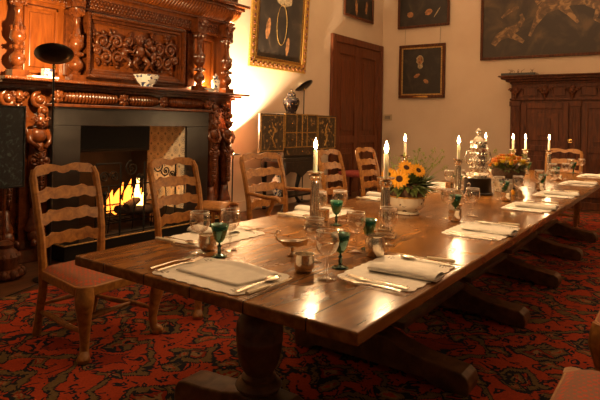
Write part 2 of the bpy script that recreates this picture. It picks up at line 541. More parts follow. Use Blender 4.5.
class MB:
    """Collects shapes into one mesh."""

    def __init__(self):
        self.bm = bmesh.new()

    def _add(self, verts, faces, mat=None):
        vs = [self.bm.verts.new((mat @ Vector(v)) if mat is not None else v) for v in verts]
        for f in faces:
            try:
                self.bm.faces.new([vs[i] for i in f])
            except ValueError:
                pass
        return self

    def box(self, x0, x1, y0, y1, z0, z1, mat=None):
        v = [(x0, y0, z0), (x1, y0, z0), (x1, y1, z0), (x0, y1, z0), (x0, y0, z1), (x1, y0, z1), (x1, y1, z1), (x0, y1, z1)]
        f = [(3, 2, 1, 0), (4, 5, 6, 7), (0, 1, 5, 4), (1, 2, 6, 5), (2, 3, 7, 6), (3, 0, 4, 7)]
        return self._add(v, f, mat)

    def lathe(self, prof, seg=16, mat=None, cap=True, sx=1.0, sy=1.0):
        """prof: list of (r, z)."""
        v, f = [], []
        n = len(prof)
        for r, z in prof:
            for k in range(seg):
                a = 2 * PI * k / seg
                v.append((r * math.cos(a) * sx, r * math.sin(a) * sy, z))
        for i in range(n - 1):
            for k in range(seg):
                k2 = (k + 1) % seg
                f.append((i * seg + k, i * seg + k2, (i + 1) * seg + k2, (i + 1) * seg + k))
        if cap:
            f.append(tuple(reversed(range(seg))))
            f.append(tuple((n - 1) * seg + k for k in range(seg)))
        return self._add(v, f, mat)

    def tube(self, pts, rad, seg=8, mat=None, flat=1.0, cap=True):
        pts = [Vector(p) for p in pts]
        n = len(pts)
        if not isinstance(rad, (list, tuple)):
            rad = [rad] * n
        v, f = [], []
        prev = None
        for i, p in enumerate(pts):
            if i == 0:
                t = pts[1] - pts[0]
            elif i == n - 1:
                t = pts[-1] - pts[-2]
            else:
                t = pts[i + 1] - pts[i - 1]
            t.normalize()
            if prev is None:
                a = Vector((0, 0, 1)) if abs(t.z) < 0.9 else Vector((0, 1, 0))
                nrm = t.cross(a).normalized()
            else:
                nrm = (prev - t * prev.dot(t)).normalized()
            prev = nrm
            bn = t.cross(nrm)
            for k in range(seg):
                a = 2 * PI * k / seg
                v.append(p + (nrm * math.cos(a) + bn * math.sin(a) * flat) * rad[i])
        for i in range(n - 1):
            for k in range(seg):
                k2 = (k + 1) % seg
                f.append((i * seg + k, i * seg + k2, (i + 1) * seg + k2, (i + 1) * seg + k))
        if cap:
            f.append(tuple(reversed(range(seg))))
            f.append(tuple((n - 1) * seg + k for k in range(seg)))
        return self._add(v, f, mat)

    def ball(self, c, r, seg=10, rings=6, mat=None, squash=(1, 1, 1)):
        prof = []
        for i in range(rings + 1):
            a = -PI / 2 + PI * i / rings
            prof.append((max(1e-4, r * math.cos(a)), r * math.sin(a)))
        T = Matrix.Translation(c) @ Matrix.Diagonal((*squash, 1))
        if mat is not None:
            T = mat @ T
        return self.lathe(prof, seg, T, cap=False)

    def prism(self, poly, d0, d1, axes='xz', mat=None):
        """poly in a plane, extruded d0..d1 along the remaining axis."""
        v = []
        for d in (d0, d1):
            for a, b_ in poly:
                if axes == 'xz':
                    v.append((a, d, b_))
                elif axes == 'yz':
                    v.append((d, a, b_))
                else:
                    v.append((a, b_, d))
        n = len(poly)
        f = [tuple(range(n)), tuple(reversed(range(n, 2 * n)))]
        for i in range(n):
            j = (i + 1) % n
            f.append((i, n + i, n + j, j))
        return self._add(v, f, mat)

    def grid(self, fn, nu, nv, mat=None, closed_u=False):
        v, f = [], []
        for i in range(nu + 1):
            for j in range(nv + 1):
                v.append(fn(i / nu, j / nv))
        for i in range(nu):
            for j in range(nv):
                a = i * (nv + 1) + j
                f.append((a, a + nv + 1, a + nv + 2, a + 1))
        return self._add(v, f, mat)

    def build(self, name, mat, parent=None, smooth=False, bevel=0.0, label=None, loc=None, segs=2, solid=0.0):
        bm = self.bm
        bmesh.ops.recalc_face_normals(bm, faces=bm.faces)
        me = bpy.data.meshes.new(name)
        bm.to_mesh(me)
        bm.free()
        o = bpy.data.objects.new(name, me)
        me.materials.append(M[mat] if isinstance(mat, str) else mat)
        COL.objects.link(o)
        if parent is not None:
            o.parent = parent
        if loc is not None:
            o.location = loc
        if solid:
            s = o.modifiers.new('solid', 'SOLIDIFY')
            s.thickness = solid
            s.offset = 0
        if bevel:
            b = o.modifiers.new('bevel', 'BEVEL')
            b.width = bevel
            b.segments = segs
            b.limit_method = 'ANGLE'
            b.angle_limit = 0.7
        if smooth:
            for p in me.polygons:
                p.use_smooth = True
            if smooth == 'auto':
                mark_sharp(me)
        if label:
            o['label'] = label
        return o


def mark_sharp(me, ang=0.75):
    bm = bmesh.new()
    bm.from_mesh(me)
    for e in bm.edges:
        if len(e.link_faces) == 2 and e.calc_face_angle(0) > ang:
            e.smooth = False
    bm.to_mesh(me)
    bm.free()


def tag(o, label, cat, group=None, kind=None):
    if label:
        o['label'] = label
    if cat:
        o['category'] = cat
    if group:
        o['group'] = group
    if kind:
        o['kind'] = kind
    return o


def thing(name, label, cat, loc=(0, 0, 0), rz=0.0, group=None):
    o = bpy.data.objects.new(name, None)
    COL.objects.link(o)
    o.empty_display_size = 0.1
    o.location = loc
    o.rotation_euler = (0, 0, rz)
    return tag(o, label, cat, group)


def dup(root, loc, rz=0.0, label=None, group=None):
    def cp(o, parent):
        c = o.copy()
        COL.objects.link(c)
        c.parent = parent
        for ch in [x for x in KIDS.get(o.name, [])]:
            k = cp(ch, c)
            KIDS.setdefault(c.name, []).append(k)
        return c
    r = cp(root, None)
    r.location = loc
    r.rotation_euler = (0, 0, rz)
    if label:
        r['label'] = label
    if group:
        r['group'] = group
    return r


KIDS = {}


def index_kids():
    KIDS.clear()
    for o in COL.objects:
        if o.parent is not None:
            KIDS.setdefault(o.parent.name, []).append(o)


def struct(o):
    o['kind'] = 'structure'
    return o


def rotz(a):
    return Matrix.Rotation(a, 4, 'Z')


def rotx(a):
    return Matrix.Rotation(a, 4, 'X')


def roty(a):
    return Matrix.Rotation(a, 4, 'Y')


def T3(x, y, z):
    return Matrix.Translation((x, y, z))


# ------------------------------------------------------------------ the room
WY = 5.40      # left wall, X runs along it
BX = 10.6      # back wall
CZ = 4.6
OPX0, OPX1, OPZ = 3.155, 4.56, 1.265    # fire opening

struct(MB().box(-2.5, BX + 0.15, -4.2, 6.4, -0.12, 0.0).build('floor', 'floor'))
w = MB()
w.box(-2.5, OPX0, WY, WY + 0.15, 0, CZ)
w.box(OPX1, BX, WY, WY + 0.15, 0, CZ)
w.box(OPX0, OPX1, WY, WY + 0.15, OPZ, CZ)
struct(w.build('wall_left', 'wall'))
struct(MB().box(BX, BX + 0.15, -4.2, WY + 0.15, 0, CZ).build('wall_back', 'wall'))
struct(MB().box(-2.5, BX + 0.15, -4.2, WY + 0.15, CZ, CZ + 0.1).build('ceiling', 'ceiling'))
b = MB()
b.box(5.45, 8.45, WY - 0.03, WY, 0, 0.16)
struct(b.build('baseboard_left', 'wall', bevel=0.006))
b = MB()
b.box(BX - 0.03, BX, -4.2, WY - 0.03, 0, 0.16)
struct(b.build('baseboard_back', 'wall', bevel=0.006))

# door in the left wall
d = thing('door_1', None, None, (9.53, WY, 0))
d['kind'] = 'structure'
m = MB()
m.box(-1.02, -0.90, -0.06, 0.0, 0, 3.0)
m.box(0.90, 1.02, -0.06, 0.0, 0, 3.0)
m.box(-0.90, 0.90, -0.06, 0.0, 2.86, 3.0)
m.box(-0.90, -0.87, -0.045, 0.0, 0, 2.86)
m.box(0.87, 0.90, -0.045, 0.0, 0, 2.86)
struct(m.build('door_frame', 'door', d, bevel=0.012))
m = MB()
for sx in (-1, 1):
    for x0, x1 in ((0.0, 0.14), (0.72, 0.87)):
        a, c = sorted((sx * x0, sx * x1))
        m.box(a, c, -0.035, 0, 0, 2.86)
    for z0, z1 in ((0.02, 0.2), (0.95, 1.1), (2.66, 2.86)):
        a, c = sorted((sx * 0.14, sx * 0.72))
        m.box(a, c, -0.035, 0, z0, z1)
    a, c = sorted((sx * 0.12, sx * 0.74))
    m.box(a, c, -0.012, 0, 0.1, 2.8)
    a, c = sorted((sx * 0.22, sx * 0.64))
    m.box(a, c, -0.026, 0, 1.2, 2.56)
    m.box(a, c, -0.026, 0, 0.3, 0.86)
struct(m.build('door_leaf', 'door', d, bevel=0.008))

# rug
tag(MB().box(-2.0, 9.6, -3.4, 4.08, 0.001, 0.012).build('oriental_rug', 'rug'),
    'large red oriental rug with navy and olive motifs under the dining table', 'rug')

# ------------------------------------------------------------------ carving helpers (work in an XZ plane facing -Y)


def spiral(mb, x, y, z, r, turns=1.5, tr=0.012, a0=0.0, sgn=1, seg=6):
    pts, rad = [], []
    n = int(14 * turns)
    for i in range(n + 1):
        t = i / n
        a = a0 + sgn * 2 * PI * turns * t
        rr = r * (1 - 0.85 * t)
        pts.append((x + rr * math.cos(a), y - 0.015 * math.sin(PI * t), z + rr * math.sin(a)))
        rad.append(tr * (1.0 - 0.45 * t))
    mb.tube(pts, rad, seg)
    mb.ball((x, y - 0.012, z), tr * 1.5, 8, 5)


def leaf_blob(mb, x, y, z, L, wd, ang, th=0.02):
    mt = T3(x, y, z) @ roty(-ang)
    mb.ball((L / 2, 0, 0), 1.0, 8, 6, mt, (L / 2, th, wd / 2))


def rosette(mb, x, y, z, r, n=6):
    for k in range(n):
        a = 2 * PI * k / n
        leaf_blob(mb, x, y, z, r, r * 0.6, a, r * 0.28)
    mb.ball((x, y - r * 0.2, z), r * 0.3, 8, 5)


def acanthus(mb, x, y, z, h, wd):
    """hanging leaf ornament, h tall"""
    for s in (-1, 1):
        for k in range(4):
            t = k / 4
            leaf_blob(mb, x, y, z - h * t * 0.8, wd * (0.6 - 0.1 * k), h * 0.16, PI / 2 + s * (0.9 + 0.2 * k), 0.022)
    leaf_blob(mb, x, y - 0.012, z, h, wd * 0.35, -PI / 2, 0.024)


def mask_head(mb, x, y, z, r):
    mb.ball((x, y, z), r, 12, 8, None, (0.85, 0.8, 1.1))
    mb.ball((x, y - r * 0.8, z - r * 0.05), r * 0.22, 6, 5, None, (0.7, 1, 1.4))
    for s in (-1, 1):
        mb.ball((x + s * r * 0.35, y - r * 0.68, z + r * 0.2), r * 0.16, 6, 4)
        mb.ball((x + s * r * 0.42, y - r * 0.5, z - r * 0.3), r * 0.3, 6, 4)
        spiral(mb, x + s * r * 1.05, y - r * 0.1, z + r * 0.3, r * 0.5, 1.2, r * 0.16, 0 if s > 0 else PI, s)
    mb.ball((x, y - r * 0.66, z - r * 0.5), r * 0.2, 6, 4, None, (1.3, 0.8, 0.5))
    for k in range(5):
        leaf_blob(mb, x, y - r * 0.2, z + r * 0.7, r * 0.7, r * 0.4, PI / 2 + (k - 2) * 0.55, r * 0.2)


# ------------------------------------------------------------------ chimney piece
FP = thing('carved_fireplace', 'tall carved walnut chimney piece with grey stone surround around the fire', 'fireplace', (3.9, WY, 0))
FX, FYY = 3.9, WY      # local offset


def LX(x):
    return x - FX


def LY(y):
    return y - FYY


def fbox(m, x0, x1, y0, y1, z0, z1):
    return m.box(LX(x0), LX(x1), LY(y0), LY(y1), z0, z1)


m = MB()
fbox(m, 2.87, 4.92, 4.90, 5.12, 1.265, 1.445)
fbox(m, 2.87, OPX0, 4.90, 5.12, 0, 1.265)
fbox(m, OPX1, 4.92, 4.90, 5.12, 0, 1.265)
m.build('stone_surround', 'slate', FP, bevel=0.004)
m = MB()   # wooden carcass behind the carving
fbox(m, 2.38, 2.87, 5.05, 5.40, 0, 1.60)
fbox(m, 4.92, 5.45, 5.05, 5.40, 0, 1.60)
fbox(m, 2.38, 5.45, 5.00, 5.40, 1.445, 1.62)
fbox(m, 2.60, 2.87, 4.99, 5.05, 0, 1.45)
fbox(m, 4.92, 5.20, 4.99, 5.05, 0, 1.45)
fbox(m, 2.36, 2.87, 4.94, 5.05, 0, 0.12)
fbox(m, 4.92, 5.47, 4.94, 5.05, 0, 0.12)
m.build('carcass', 'carved', FP, bevel=0.006)
# firebox: back, sides and hood
m = MB()
fbox(m, OPX0 - 0.04, OPX0, 5.12, 5.98, 0, 1.4)
fbox(m, OPX1 + 0.012, OPX1 + 0.05, 5.12, 5.98, 0, 1.4)
fbox(m, OPX0, OPX1, 5.94, 5.98, 0, 1.4)
fbox(m, OPX0 - 0.04, OPX1 + 0.05, 5.12, 5.98, 1.4, 1.44)
fbox(m, OPX0, OPX1, 5.12, 5.94, 0.002, 0.05)
m.build('firebox', 'soot', FP)
m = MB()
fbox(m, OPX0, 4.25, 5.20, 5.26, 0.98, 1.40)
fbox(m, OPX0 + 0.02, 4.2, 5.18, 5.20, 1.0, 1.02)
m.build('smoke_hood', 'iron', FP, bevel=0.004)
m = MB()
fbox(m, OPX1 - 0.014, OPX1 - 0.002, 4.93, 5.60, 0.28, 1.262)
m.build('tile_panel', 'delft', FP)
# mouldings
m = MB()
fbox(m, 2.84, 4.95, 4.86, 5.02, 1.445, 1.475)
fbox(m, 2.38, 5.45, 4.93, 5.02, 1.61, 1.64)
fbox(m, 2.36, 5.47, 4.84, 5.35, 1.64, 1.665)
fbox(m, 2.33, 5.50, 4.74, 5.40, 1.665, 1.695)
m.build('shelf', 'carved', FP, bevel=0.006)
m = MB()   # rope edge of the shelf
xx = 2.34
while xx < 5.5:
    leaf_blob(m, LX(xx), LY(4.738), 1.668, 0.034, 0.016, 0.7, 0.010)
    xx += 0.024
m.build('rope_edge', 'carved', FP, smooth=True)
# gadrooned roll frieze
m = MB()
seg = [(2.98, 3.58), (3.72, 4.12), (4.26, 4.82)]
for x0, x1 in seg:
    prof = []
    n = int((x1 - x0) / 0.034)
    for i in range(n * 6 + 1):
        t = i / (n * 6)
        env = 0.052 + 0.018 * math.sin(PI * t)
        prof.append((env * (0.72 + 0.28 * abs(math.sin(PI * i / 6))), LX(x0) + t * (x1 - x0)))
    prof = [(0.004, prof[0][1])] + prof + [(0.004, prof[-1][1])]
    mt = T3(0, LY(4.935), 1.545) @ roty(PI / 2)
    m = MB()
    m.lathe([(r, z) for r, z in prof], 16, mt, cap=False)
    m.build('gadrooned_roll', 'carved', FP, smooth=True)
m = MB()
for x in (2.90, 3.65, 4.19, 4.90):
    m = MB()
    rosette(m, LX(x), LY(4.89), 1.545, 0.075, 8)
    mask_head(m, LX(x), LY(4.89), 1.55, 0.032)
    m.build('frieze_rosette', 'carved', FP, smooth=True)
for x in (2.56, 5.28):
    m = MB()
    mask_head(m, LX(x), LY(4.95), 1.53, 0.055)
    acanthus(m, LX(x), LY(4.97), 1.48, 0.16, 0.14)
    m.build('frieze_mask', 'carved', FP, smooth=True)


def herm(x, y, name='carved_figure'):
    """carved term figure: scroll bracket, bust, tapering scaled body, paw foot"""
    m = MB()
    spiral(m, LX(x), LY(y) - 0.03, 1.50, 0.075, 1.6, 0.026, PI / 2, 1)
    spiral(m, LX(x) + 0.03, LY(y) - 0.05, 1.40, 0.05, 1.4, 0.02, -PI / 2, -1)
    mask_head(m, LX(x), LY(y) - 0.06, 1.30, 0.058)
    m.ball((LX(x), LY(y) - 0.02, 1.17), 0.085, 12, 8, None, (1.0, 0.75, 0.95))
    for s in (-1, 1):
        m.tube([(LX(x) + s * 0.08, LY(y) - 0.02, 1.22), (LX(x) + s * 0.10, LY(y) - 0.06, 1.12), (LX(x) + s * 0.03, LY(y) - 0.10, 1.06)], [0.03, 0.026, 0.02], 8)
        spiral(m, LX(x) + s * 0.06, LY(y) - 0.05, 0.94, 0.05, 1.4, 0.016, PI / 2, s)
    m.lathe([(0.05, 0.5), (0.06, 0.6), (0.075, 0.75), (0.085, 0.9), (0.075, 1.02), (0.07, 1.12)], 10, T3(LX(x), LY(y), 0), sy=0.8)
    for k in range(9):
        acanthus(m, LX(x), LY(y) - 0.065, 1.02 - k * 0.05, 0.08, 0.12 - k * 0.004)
    m.lathe([(0.09, 0.28), (0.10, 0.30), (0.085, 0.34), (0.06, 0.42), (0.055, 0.5)], 12, T3(LX(x), LY(y), 0), sy=0.8)
    for k in range(4):
        m.ball((LX(x) + (k - 1.5) * 0.045, LY(y) - 0.10, 0.19), 0.034, 8, 6, None, (0.75, 1.3, 1.2))
    m.ball((LX(x), LY(y) - 0.03, 0.24), 0.09, 10, 7, None, (1, 0.9, 0.9))
    return m.build(name, 'carved', FP, smooth=True)


for x in (2.74, 5.03):
    herm(x, 4.96)
for x in (2.47, 5.33):
    herm(x, 5.0)

# overmantel
m = MB()
fbox(m, 2.42, 5.42, 5.10, 5.40, 1.695, 3.05)
m.build('back_panel', 'panelling', FP)
m = MB()
m.bm.free()
for x0, x1 in ((2.66, 3.00), (4.93, 5.17)):   # side panels with raised frames
    m = MB()
    fbox(m, x0, x0 + 0.03, 5.07, 5.10, 1.76, 2.40)
    fbox(m, x1 - 0.03, x1, 5.07, 5.10, 1.76, 2.40)
    fbox(m, x0, x1, 5.07, 5.10, 2.37, 2.40)
    fbox(m, x0, x1, 5.07, 5.10, 1.76, 1.79)
    fbox(m, x0 + 0.06, x1 - 0.06, 5.085, 5.10, 1.82, 2.34)
    m.build('side_panel', 'panelling', FP, bevel=0.006)
m = MB()   # central frame, stepping in
cx0, cx1, cz0, cz1 = 3.27, 4.60, 1.76, 2.43
for k, (ins, yy, wd) in enumerate(((0, 4.99, 0.035), (0.035, 5.02, 0.03), (0.065, 5.055, 0.03))):
    x0, x1, z0, z1 = cx0 + ins, cx1 - ins, cz0 + ins, cz1 - ins
    fbox(m, x0, x0 + wd, yy, 5.10, z0, z1)
    fbox(m, x1 - wd, x1, yy, 5.10, z0, z1)
    fbox(m, x0 + wd, x1 - wd, yy, 5.10, z1 - wd, z1)
    fbox(m, x0 + wd, x1 - wd, yy, 5.10, z0, z0 + wd)
m.build('centre_frame', 'carved', FP, bevel=0.006)
m = MB()
n = 50
for i in range(n):   # beading on the frame
    x = cx0 + 0.02 + (cx1 - cx0 - 0.04) * i / (n - 1)
    for z in (cz0 + 0.017, cz1 - 0.017):
        m.ball((LX(x), LY(4.985), z), 0.012, 6, 4)
n = 25
for i in range(n):
    z = cz0 + 0.02 + (cz1 - cz0 - 0.04) * i / (n - 1)
    for x in (cx0 + 0.017, cx1 - 0.017):
        m.ball((LX(x), LY(4.985), z), 0.012, 6, 4)
m.build('frame_beading', 'carved', FP, smooth=True)
m = MB()   # carved relief: scrolls, cherubs, foliage
rng = random.Random(3)
for s in (-1, 1):
    for (dx, dz, r, a0) in ((0.46, 0.06, 0.09, 0), (0.42, -0.10, 0.075, 2), (0.29, 0.07, 0.08, 3.5), (0.27, -0.09, 0.075, 5), (0.14, 0.10, 0.06, 1), (0.53, -0.04, 0.05, 2.5)):
        spiral(m, LX(3.935 + s * dx), LY(5.045), 2.095 + dz, r, 1.7, 0.020, a0, s)
    m.ball((LX(3.935 + s * 0.19), LY(5.02), 2.15), 0.038, 8, 6)
    m.ball((LX(3.935 + s * 0.20), LY(5.03), 2.06), 0.055, 8, 6, None, (0.8, 0.8, 1.2))
    m.tube([(LX(3.935 + s * 0.19), LY(5.02), 2.10), (LX(3.935 + s * 0.11), LY(4.99), 2.07), (LX(3.935 + s * 0.06), LY(5.0), 2.14)], [0.02, 0.017, 0.013], 7)
    m.tube([(LX(3.935 + s * 0.2), LY(5.02), 2.02), (LX(3.935 + s * 0.13), LY(4.99), 1.96), (LX(3.935 + s * 0.18), LY(5.0), 1.89)], [0.026, 0.02, 0.013], 7)
mask_head(m, LX(3.935), LY(5.01), 2.22, 0.05)
m.ball((LX(3.935), LY(5.02), 2.09), 0.075, 10, 7, None, (0.9, 0.7, 1.0))
m.tube([(LX(3.90), LY(5.0), 2.03), (LX(3.84), LY(4.985), 1.96), (LX(3.92), LY(5.0), 1.89)], [0.032, 0.026, 0.016], 8)
m.tube([(LX(3.97), LY(5.0), 2.03), (LX(4.05), LY(4.985), 1.97), (LX(4.0), LY(5.0), 1.89)], [0.032, 0.026, 0.016], 8)
for i in range(110):
    x = 3.935 + rng.uniform(-0.56, 0.56)
    z = 2.095 + rng.uniform(-0.21, 0.21)
    leaf_blob(m, LX(x), LY(5.075), z, rng.uniform(0.04, 0.09), rng.uniform(0.02, 0.04), rng.uniform(0, 2 * PI), 0.03)
m.build('carved_relief', 'carved', FP, smooth=True)


def baluster(x, y):
    m = MB()
    m.box(LX(x) - 0.075, LX(x) + 0.075, LY(y) - 0.065, LY(y) + 0.065, 1.695, 1.765)
    m.lathe([(0.045, 1.765), (0.05, 1.78), (0.03, 1.80), (0.045, 1.815), (0.066, 1.84), (0.072, 1.87), (0.062, 1.90), (0.035, 1.93), (0.03, 1.945),
             (0.05, 1.955), (0.06, 1.97), (0.05, 1.99), (0.03, 2.005), (0.045, 2.02), (0.068, 2.05), (0.072, 2.08), (0.062, 2.12), (0.045, 2.17),
             (0.032, 2.23), (0.027, 2.29), (0.035, 2.30), (0.04, 2.32), (0.03, 2.34), (0.045, 2.36), (0.07, 2.40), (0.078, 2.42), (0.05, 2.43)], 18,
            T3(LX(x), LY(y), 0))
    for k in range(8):
        a = 2 * PI * k / 8
        m.ball((LX(x) + 0.055 * math.cos(a), LY(y) + 0.055 * math.sin(a), 1.972), 0.02, 6, 5)
        m.ball((LX(x) + 0.055 * math.cos(a), LY(y) + 0.055 * math.sin(a), 2.135), 0.018, 6, 5, None, (1, 1, 2))
        m.ball((LX(x) + 0.06 * math.cos(a), LY(y) + 0.06 * math.sin(a), 2.39), 0.022, 6, 5, None, (1, 1, 1.5))
    mask_head(m, LX(x), LY(y) - 0.03, 2.50, 0.045)
    m.box(LX(x) - 0.07, LX(x) + 0.07, LY(y) - 0.04, LY(y) + 0.1, 2.43, 2.60)
    mask_head(m, LX(x), LY(y) - 0.06, 2.54, 0.05)
    return m.build('baluster_column', 'carved', FP, smooth='auto')


for x in (2.545, 3.125, 4.80, 5.29):
    baluster(x, 4.96)
m = MB()   # pierced bracket behind the third and second columns
m.bm.free()
for x in (3.125, 4.74):
    m = MB()
    fbox(m, x - 0.06, x + 0.06, 5.04, 5.10, 1.76, 2.42)
    m.build('pilaster_strip', 'carved', FP, bevel=0.01)
m = MB()   # frieze with overlapping scales
fbox(m, 2.40, 5.44, 5.06, 5.12, 2.45, 2.66)
m.build('frieze_board', 'panelling', FP, bevel=0.004)
m = MB()
for r_ in range(3):
    x = 2.46 + (r_ % 2) * 0.02
    while x < 5.42:
        m.ball((LX(x), LY(5.055), 2.49 + r_ * 0.035), 0.022, 6, 4, None, (0.9, 0.6, 1.0))
        x += 0.042
m.build('scale_carving', 'carved', FP, smooth=True)
m = MB()   # fluted cove
x = 2.38
while x < 5.46:
    m.tube([(LX(x), LY(5.06), 2.64), (LX(x + 0.012), LY(4.98), 2.67), (LX(x + 0.024), LY(4.90), 2.74), (LX(x + 0.03), LY(4.87), 2.80)], [0.016, 0.021, 0.023, 0.018], 7)
    x += 0.046
m.build('fluted_cove', 'panelling', FP, smooth=True)
m = MB()
fbox(m, 2.36, 5.48, 5.0, 5.12, 2.62, 2.65)
fbox(m, 2.34, 5.50, 4.84, 5.40, 2.79, 2.83)
fbox(m, 2.30, 5.54, 4.78, 5.40, 2.83, 2.87)
fbox(m, 2.36, 5.48, 4.95, 5.40, 2.87, 3.00)
fbox(m, 2.30, 5.54, 4.85, 5.40, 3.00, 3.06)
m.build('cornice', 'carved', FP, bevel=0.008)

# fire, logs, grate
t = thing('fire', 'log fire with orange flames in the fireplace', 'fire', (4.13, 5.45, 0.09))
rng = random.Random(11)
m = MB()
for i in range(9):
    x = rng.uniform(-0.24, 0.26)
    y = rng.uniform(-0.1, 0.06)
    h = rng.uniform(0.14, 0.32) * (1.25 - abs(x) * 2)
    r = rng.uniform(0.03, 0.055)
    z0 = 0.16
    lean = rng.uniform(-0.03, 0.14)
    pts = [(x + lean * (k / 5) ** 2 + 0.015 * math.sin(k * 1.7 + i), y, z0 + h * k / 5) for k in range(6)]
    m.tube(pts, [r * 0.6, r, r * 0.95, r * 0.7, r * 0.4, 0.002], 8)
m.build('flame', 'fire', t, smooth=True)
m = MB()
for i in range(4):
    x = rng.uniform(0.02, 0.15)
    h = rng.uniform(0.2, 0.40)
    pts = [(x + 0.02 * math.sin(k * 1.3 + i), -0.12, 0.18 + h * k / 5) for k in range(6)]
    m.tube(pts, [0.015, 0.03, 0.035, 0.025, 0.014, 0.002], 8)
m.build('bright_flame', 'fire_core', t, smooth=True)
for i, (x, y, z, a, r) in enumerate(((-0.02, -0.16, 0.20, 0.15, 0.055), (0.05, -0.05, 0.17, -0.2, 0.06), (0.03, -0.13, 0.30, 0.5, 0.05))):
    m = MB()
    L = 0.27
    m.lathe([(r * 0.85, -L), (r, -L * 0.8), (r * 0.95, 0), (r, L * 0.7), (r * 0.8, L)], 10, T3(x, y, z) @ rotz(a) @ roty(PI / 2 - 0.15 * (i - 1)))
    tag(m.build('log', 'log', None, smooth='auto', loc=(4.13, 5.45, 0.08)),
        ('charred log lying low at the front of the fire', 'charred log lying behind in the fire', 'charred log laid slanting on top of the fire')[i], 'log', 'logs on the fire')
t = thing('fire_grate', 'black iron fire basket holding the burning logs', 'grate', (4.10, 5.36, 0.052))
m = MB()
for x in (-0.34, 0.36):
    m.tube([(x, -0.02, 0), (x, -0.02, 0.42)], 0.014, 8)
    m.ball((x, -0.02, 0.44), 0.03)
m.build('post', 'iron', t, smooth='auto')
m = MB()
for z in (0.1, 0.17, 0.24, 0.31):
    m.tube([(-0.34, -0.02, z), (0.36, -0.02, z)], 0.009, 6)
for k in range(9):
    x = -0.30 + k * 0.078
    m.tube([(x, -0.02, 0.09), (x, 0.2, 0.09)], 0.008, 6)
m.build('bars', 'iron', t, smooth='auto')

# wrought iron fire screen in front
t = thing('fire_screen', 'black wrought iron fire screen with scrolls in front of the fire', 'fire screen', (3.92, 5.02, 0.0))
m = MB()
for x in (-0.50, -0.20, 0.12, 0.58):
    m.tube([(x, 0, 0.0), (x, 0, 0.86)], 0.011, 6)
m.tube([(-0.5, 0, 0.10), (0.58, 0, 0.10)], 0.010, 6)
m.tube([(-0.5, 0, 0.62), (0.58, 0, 0.62)], 0.008, 6)
m.tube([(-0.5, 0, 0.86), (-0.2, 0, 0.86)], 0.011, 6)
m.build('frame', 'iron', t, smooth='auto')
m = MB()
for x, z, r, s, a in ((-0.41, 0.72, 0.06, 1, 0), (-0.29, 0.72, 0.06, -1, PI), (-0.06, 0.80, 0.085, 1, PI / 2), (0.05, 0.70, 0.05, -1, 0), (0.30, 0.80, 0.08, -1, PI / 2), (0.42, 0.74, 0.06, 1, PI), (0.52, 0.70, 0.05, -1, 0)):
    spiral(m, x, 0, z, r, 1.8, 0.009, a, s)
for x in (-0.35, -0.04, 0.22, 0.42):
    m.tube([(x, 0, 0.12), (x + 0.03, 0, 0.36), (x, 0, 0.62)], 0.007, 6)
m.build('scrollwork', 'iron', t, smooth=True)

# hearth fender
t = thing('hearth_fender', 'low dark hearth fender with a thin brass rim', 'fender', (3.9, 4.70, 0.0))
m = MB()
m.box(-1.05, 1.05, -0.05, 0.02, 0.013, 0.15)
m.box(-1.05, -0.98, 0.02, 0.22, 0.013, 0.15)
m.box(0.98, 1.05, 0.02, 0.22, 0.013, 0.15)
m.build('body', 'iron', t, bevel=0.005)
m = MB()
m.tube([(-1.05, -0.05, 0.157), (1.05, -0.05, 0.157)], 0.007, 6)
m.tube([(-1.05, -0.05, 0.157), (-1.05, 0.22, 0.157)], 0.007, 6)
m.tube([(1.05, -0.05, 0.157), (1.05, 0.22, 0.157)], 0.007, 6)
m.build('brass_rim', 'gold_paint', t, smooth='auto')
tag(MB().box(-0.13, 0.13, -0.09, 0.09, 0, 0.05, T3(3.50, 4.86, 0.0) @ rotz(0.2)).build('closed_book', 'book_red', bevel=0.006),
    'small dark red book lying on the hearth behind the fender', 'book')

# items on the shelf
SH = 1.695


def set_on(name, mb, mat, label, cat, loc, **k):
    return tag(mb.build(name, mat, None, loc=loc, **k), label, cat)


m = MB()
m.lathe([(0.065, 0), (0.07, 0.006), (0.065, 0.012), (0.10, 0.05), (0.125, 0.09), (0.145, 0.125), (0.148, 0.13), (0.138, 0.126), (0.10, 0.05), (0.03, 0.02)], 8, rotz(PI / 8), cap=True)
set_on('porcelain_bowl', m, 'blue_white', 'blue and white faceted porcelain bowl on the fireplace shelf', 'bowl', (3.90, 4.837, SH + 0.001), solid=0.0)
m = MB()
m.lathe([(0.038, 0), (0.04, 0.01), (0.045, 0.05), (0.055, 0.12), (0.056, 0.15), (0.03, 0.18), (0.028, 0.195), (0.038, 0.20), (0.036, 0.21), (0.012, 0.225), (0.012, 0.24), (0.002, 0.245)], 18)
set_on('porcelain_jar', m, 'blue_white', 'small blue and white lidded jar at the right end of the fireplace shelf', 'jar', (5.04, 4.91, SH + 0.001), smooth='auto')
m = MB()
m.box(-0.04, 0.04, -0.03, 0.03, 0, 0.10)
set_on('tea_caddy', m, 'blue_white', 'small square blue and white caddy behind the tall lamp on the shelf', 'caddy', (2.79, 4.90, SH + 0.001), bevel=0.004)
m = MB()
m.box(-0.13, 0.12, -0.05, 0.05, 0, 0.016)
set_on('folded_letter', m, 'linen', 'white folded paper lying on the fireplace shelf behind the tall lamp', 'paper', (2.70, 4.79, SH + 0.001), bevel=0.002)
m = MB()
m.lathe([(0.03, 0), (0.034, 0.008), (0.03, 0.015), (0.075, 0.035), (0.085, 0.045), (0.07, 0.038), (0.02, 0.02)], 18)
set_on('porcelain_saucer', m, 'linen', 'small white dish glowing beside the lidded jar on the shelf', 'dish', (4.88, 4.83, SH + 0.001), smooth='auto')


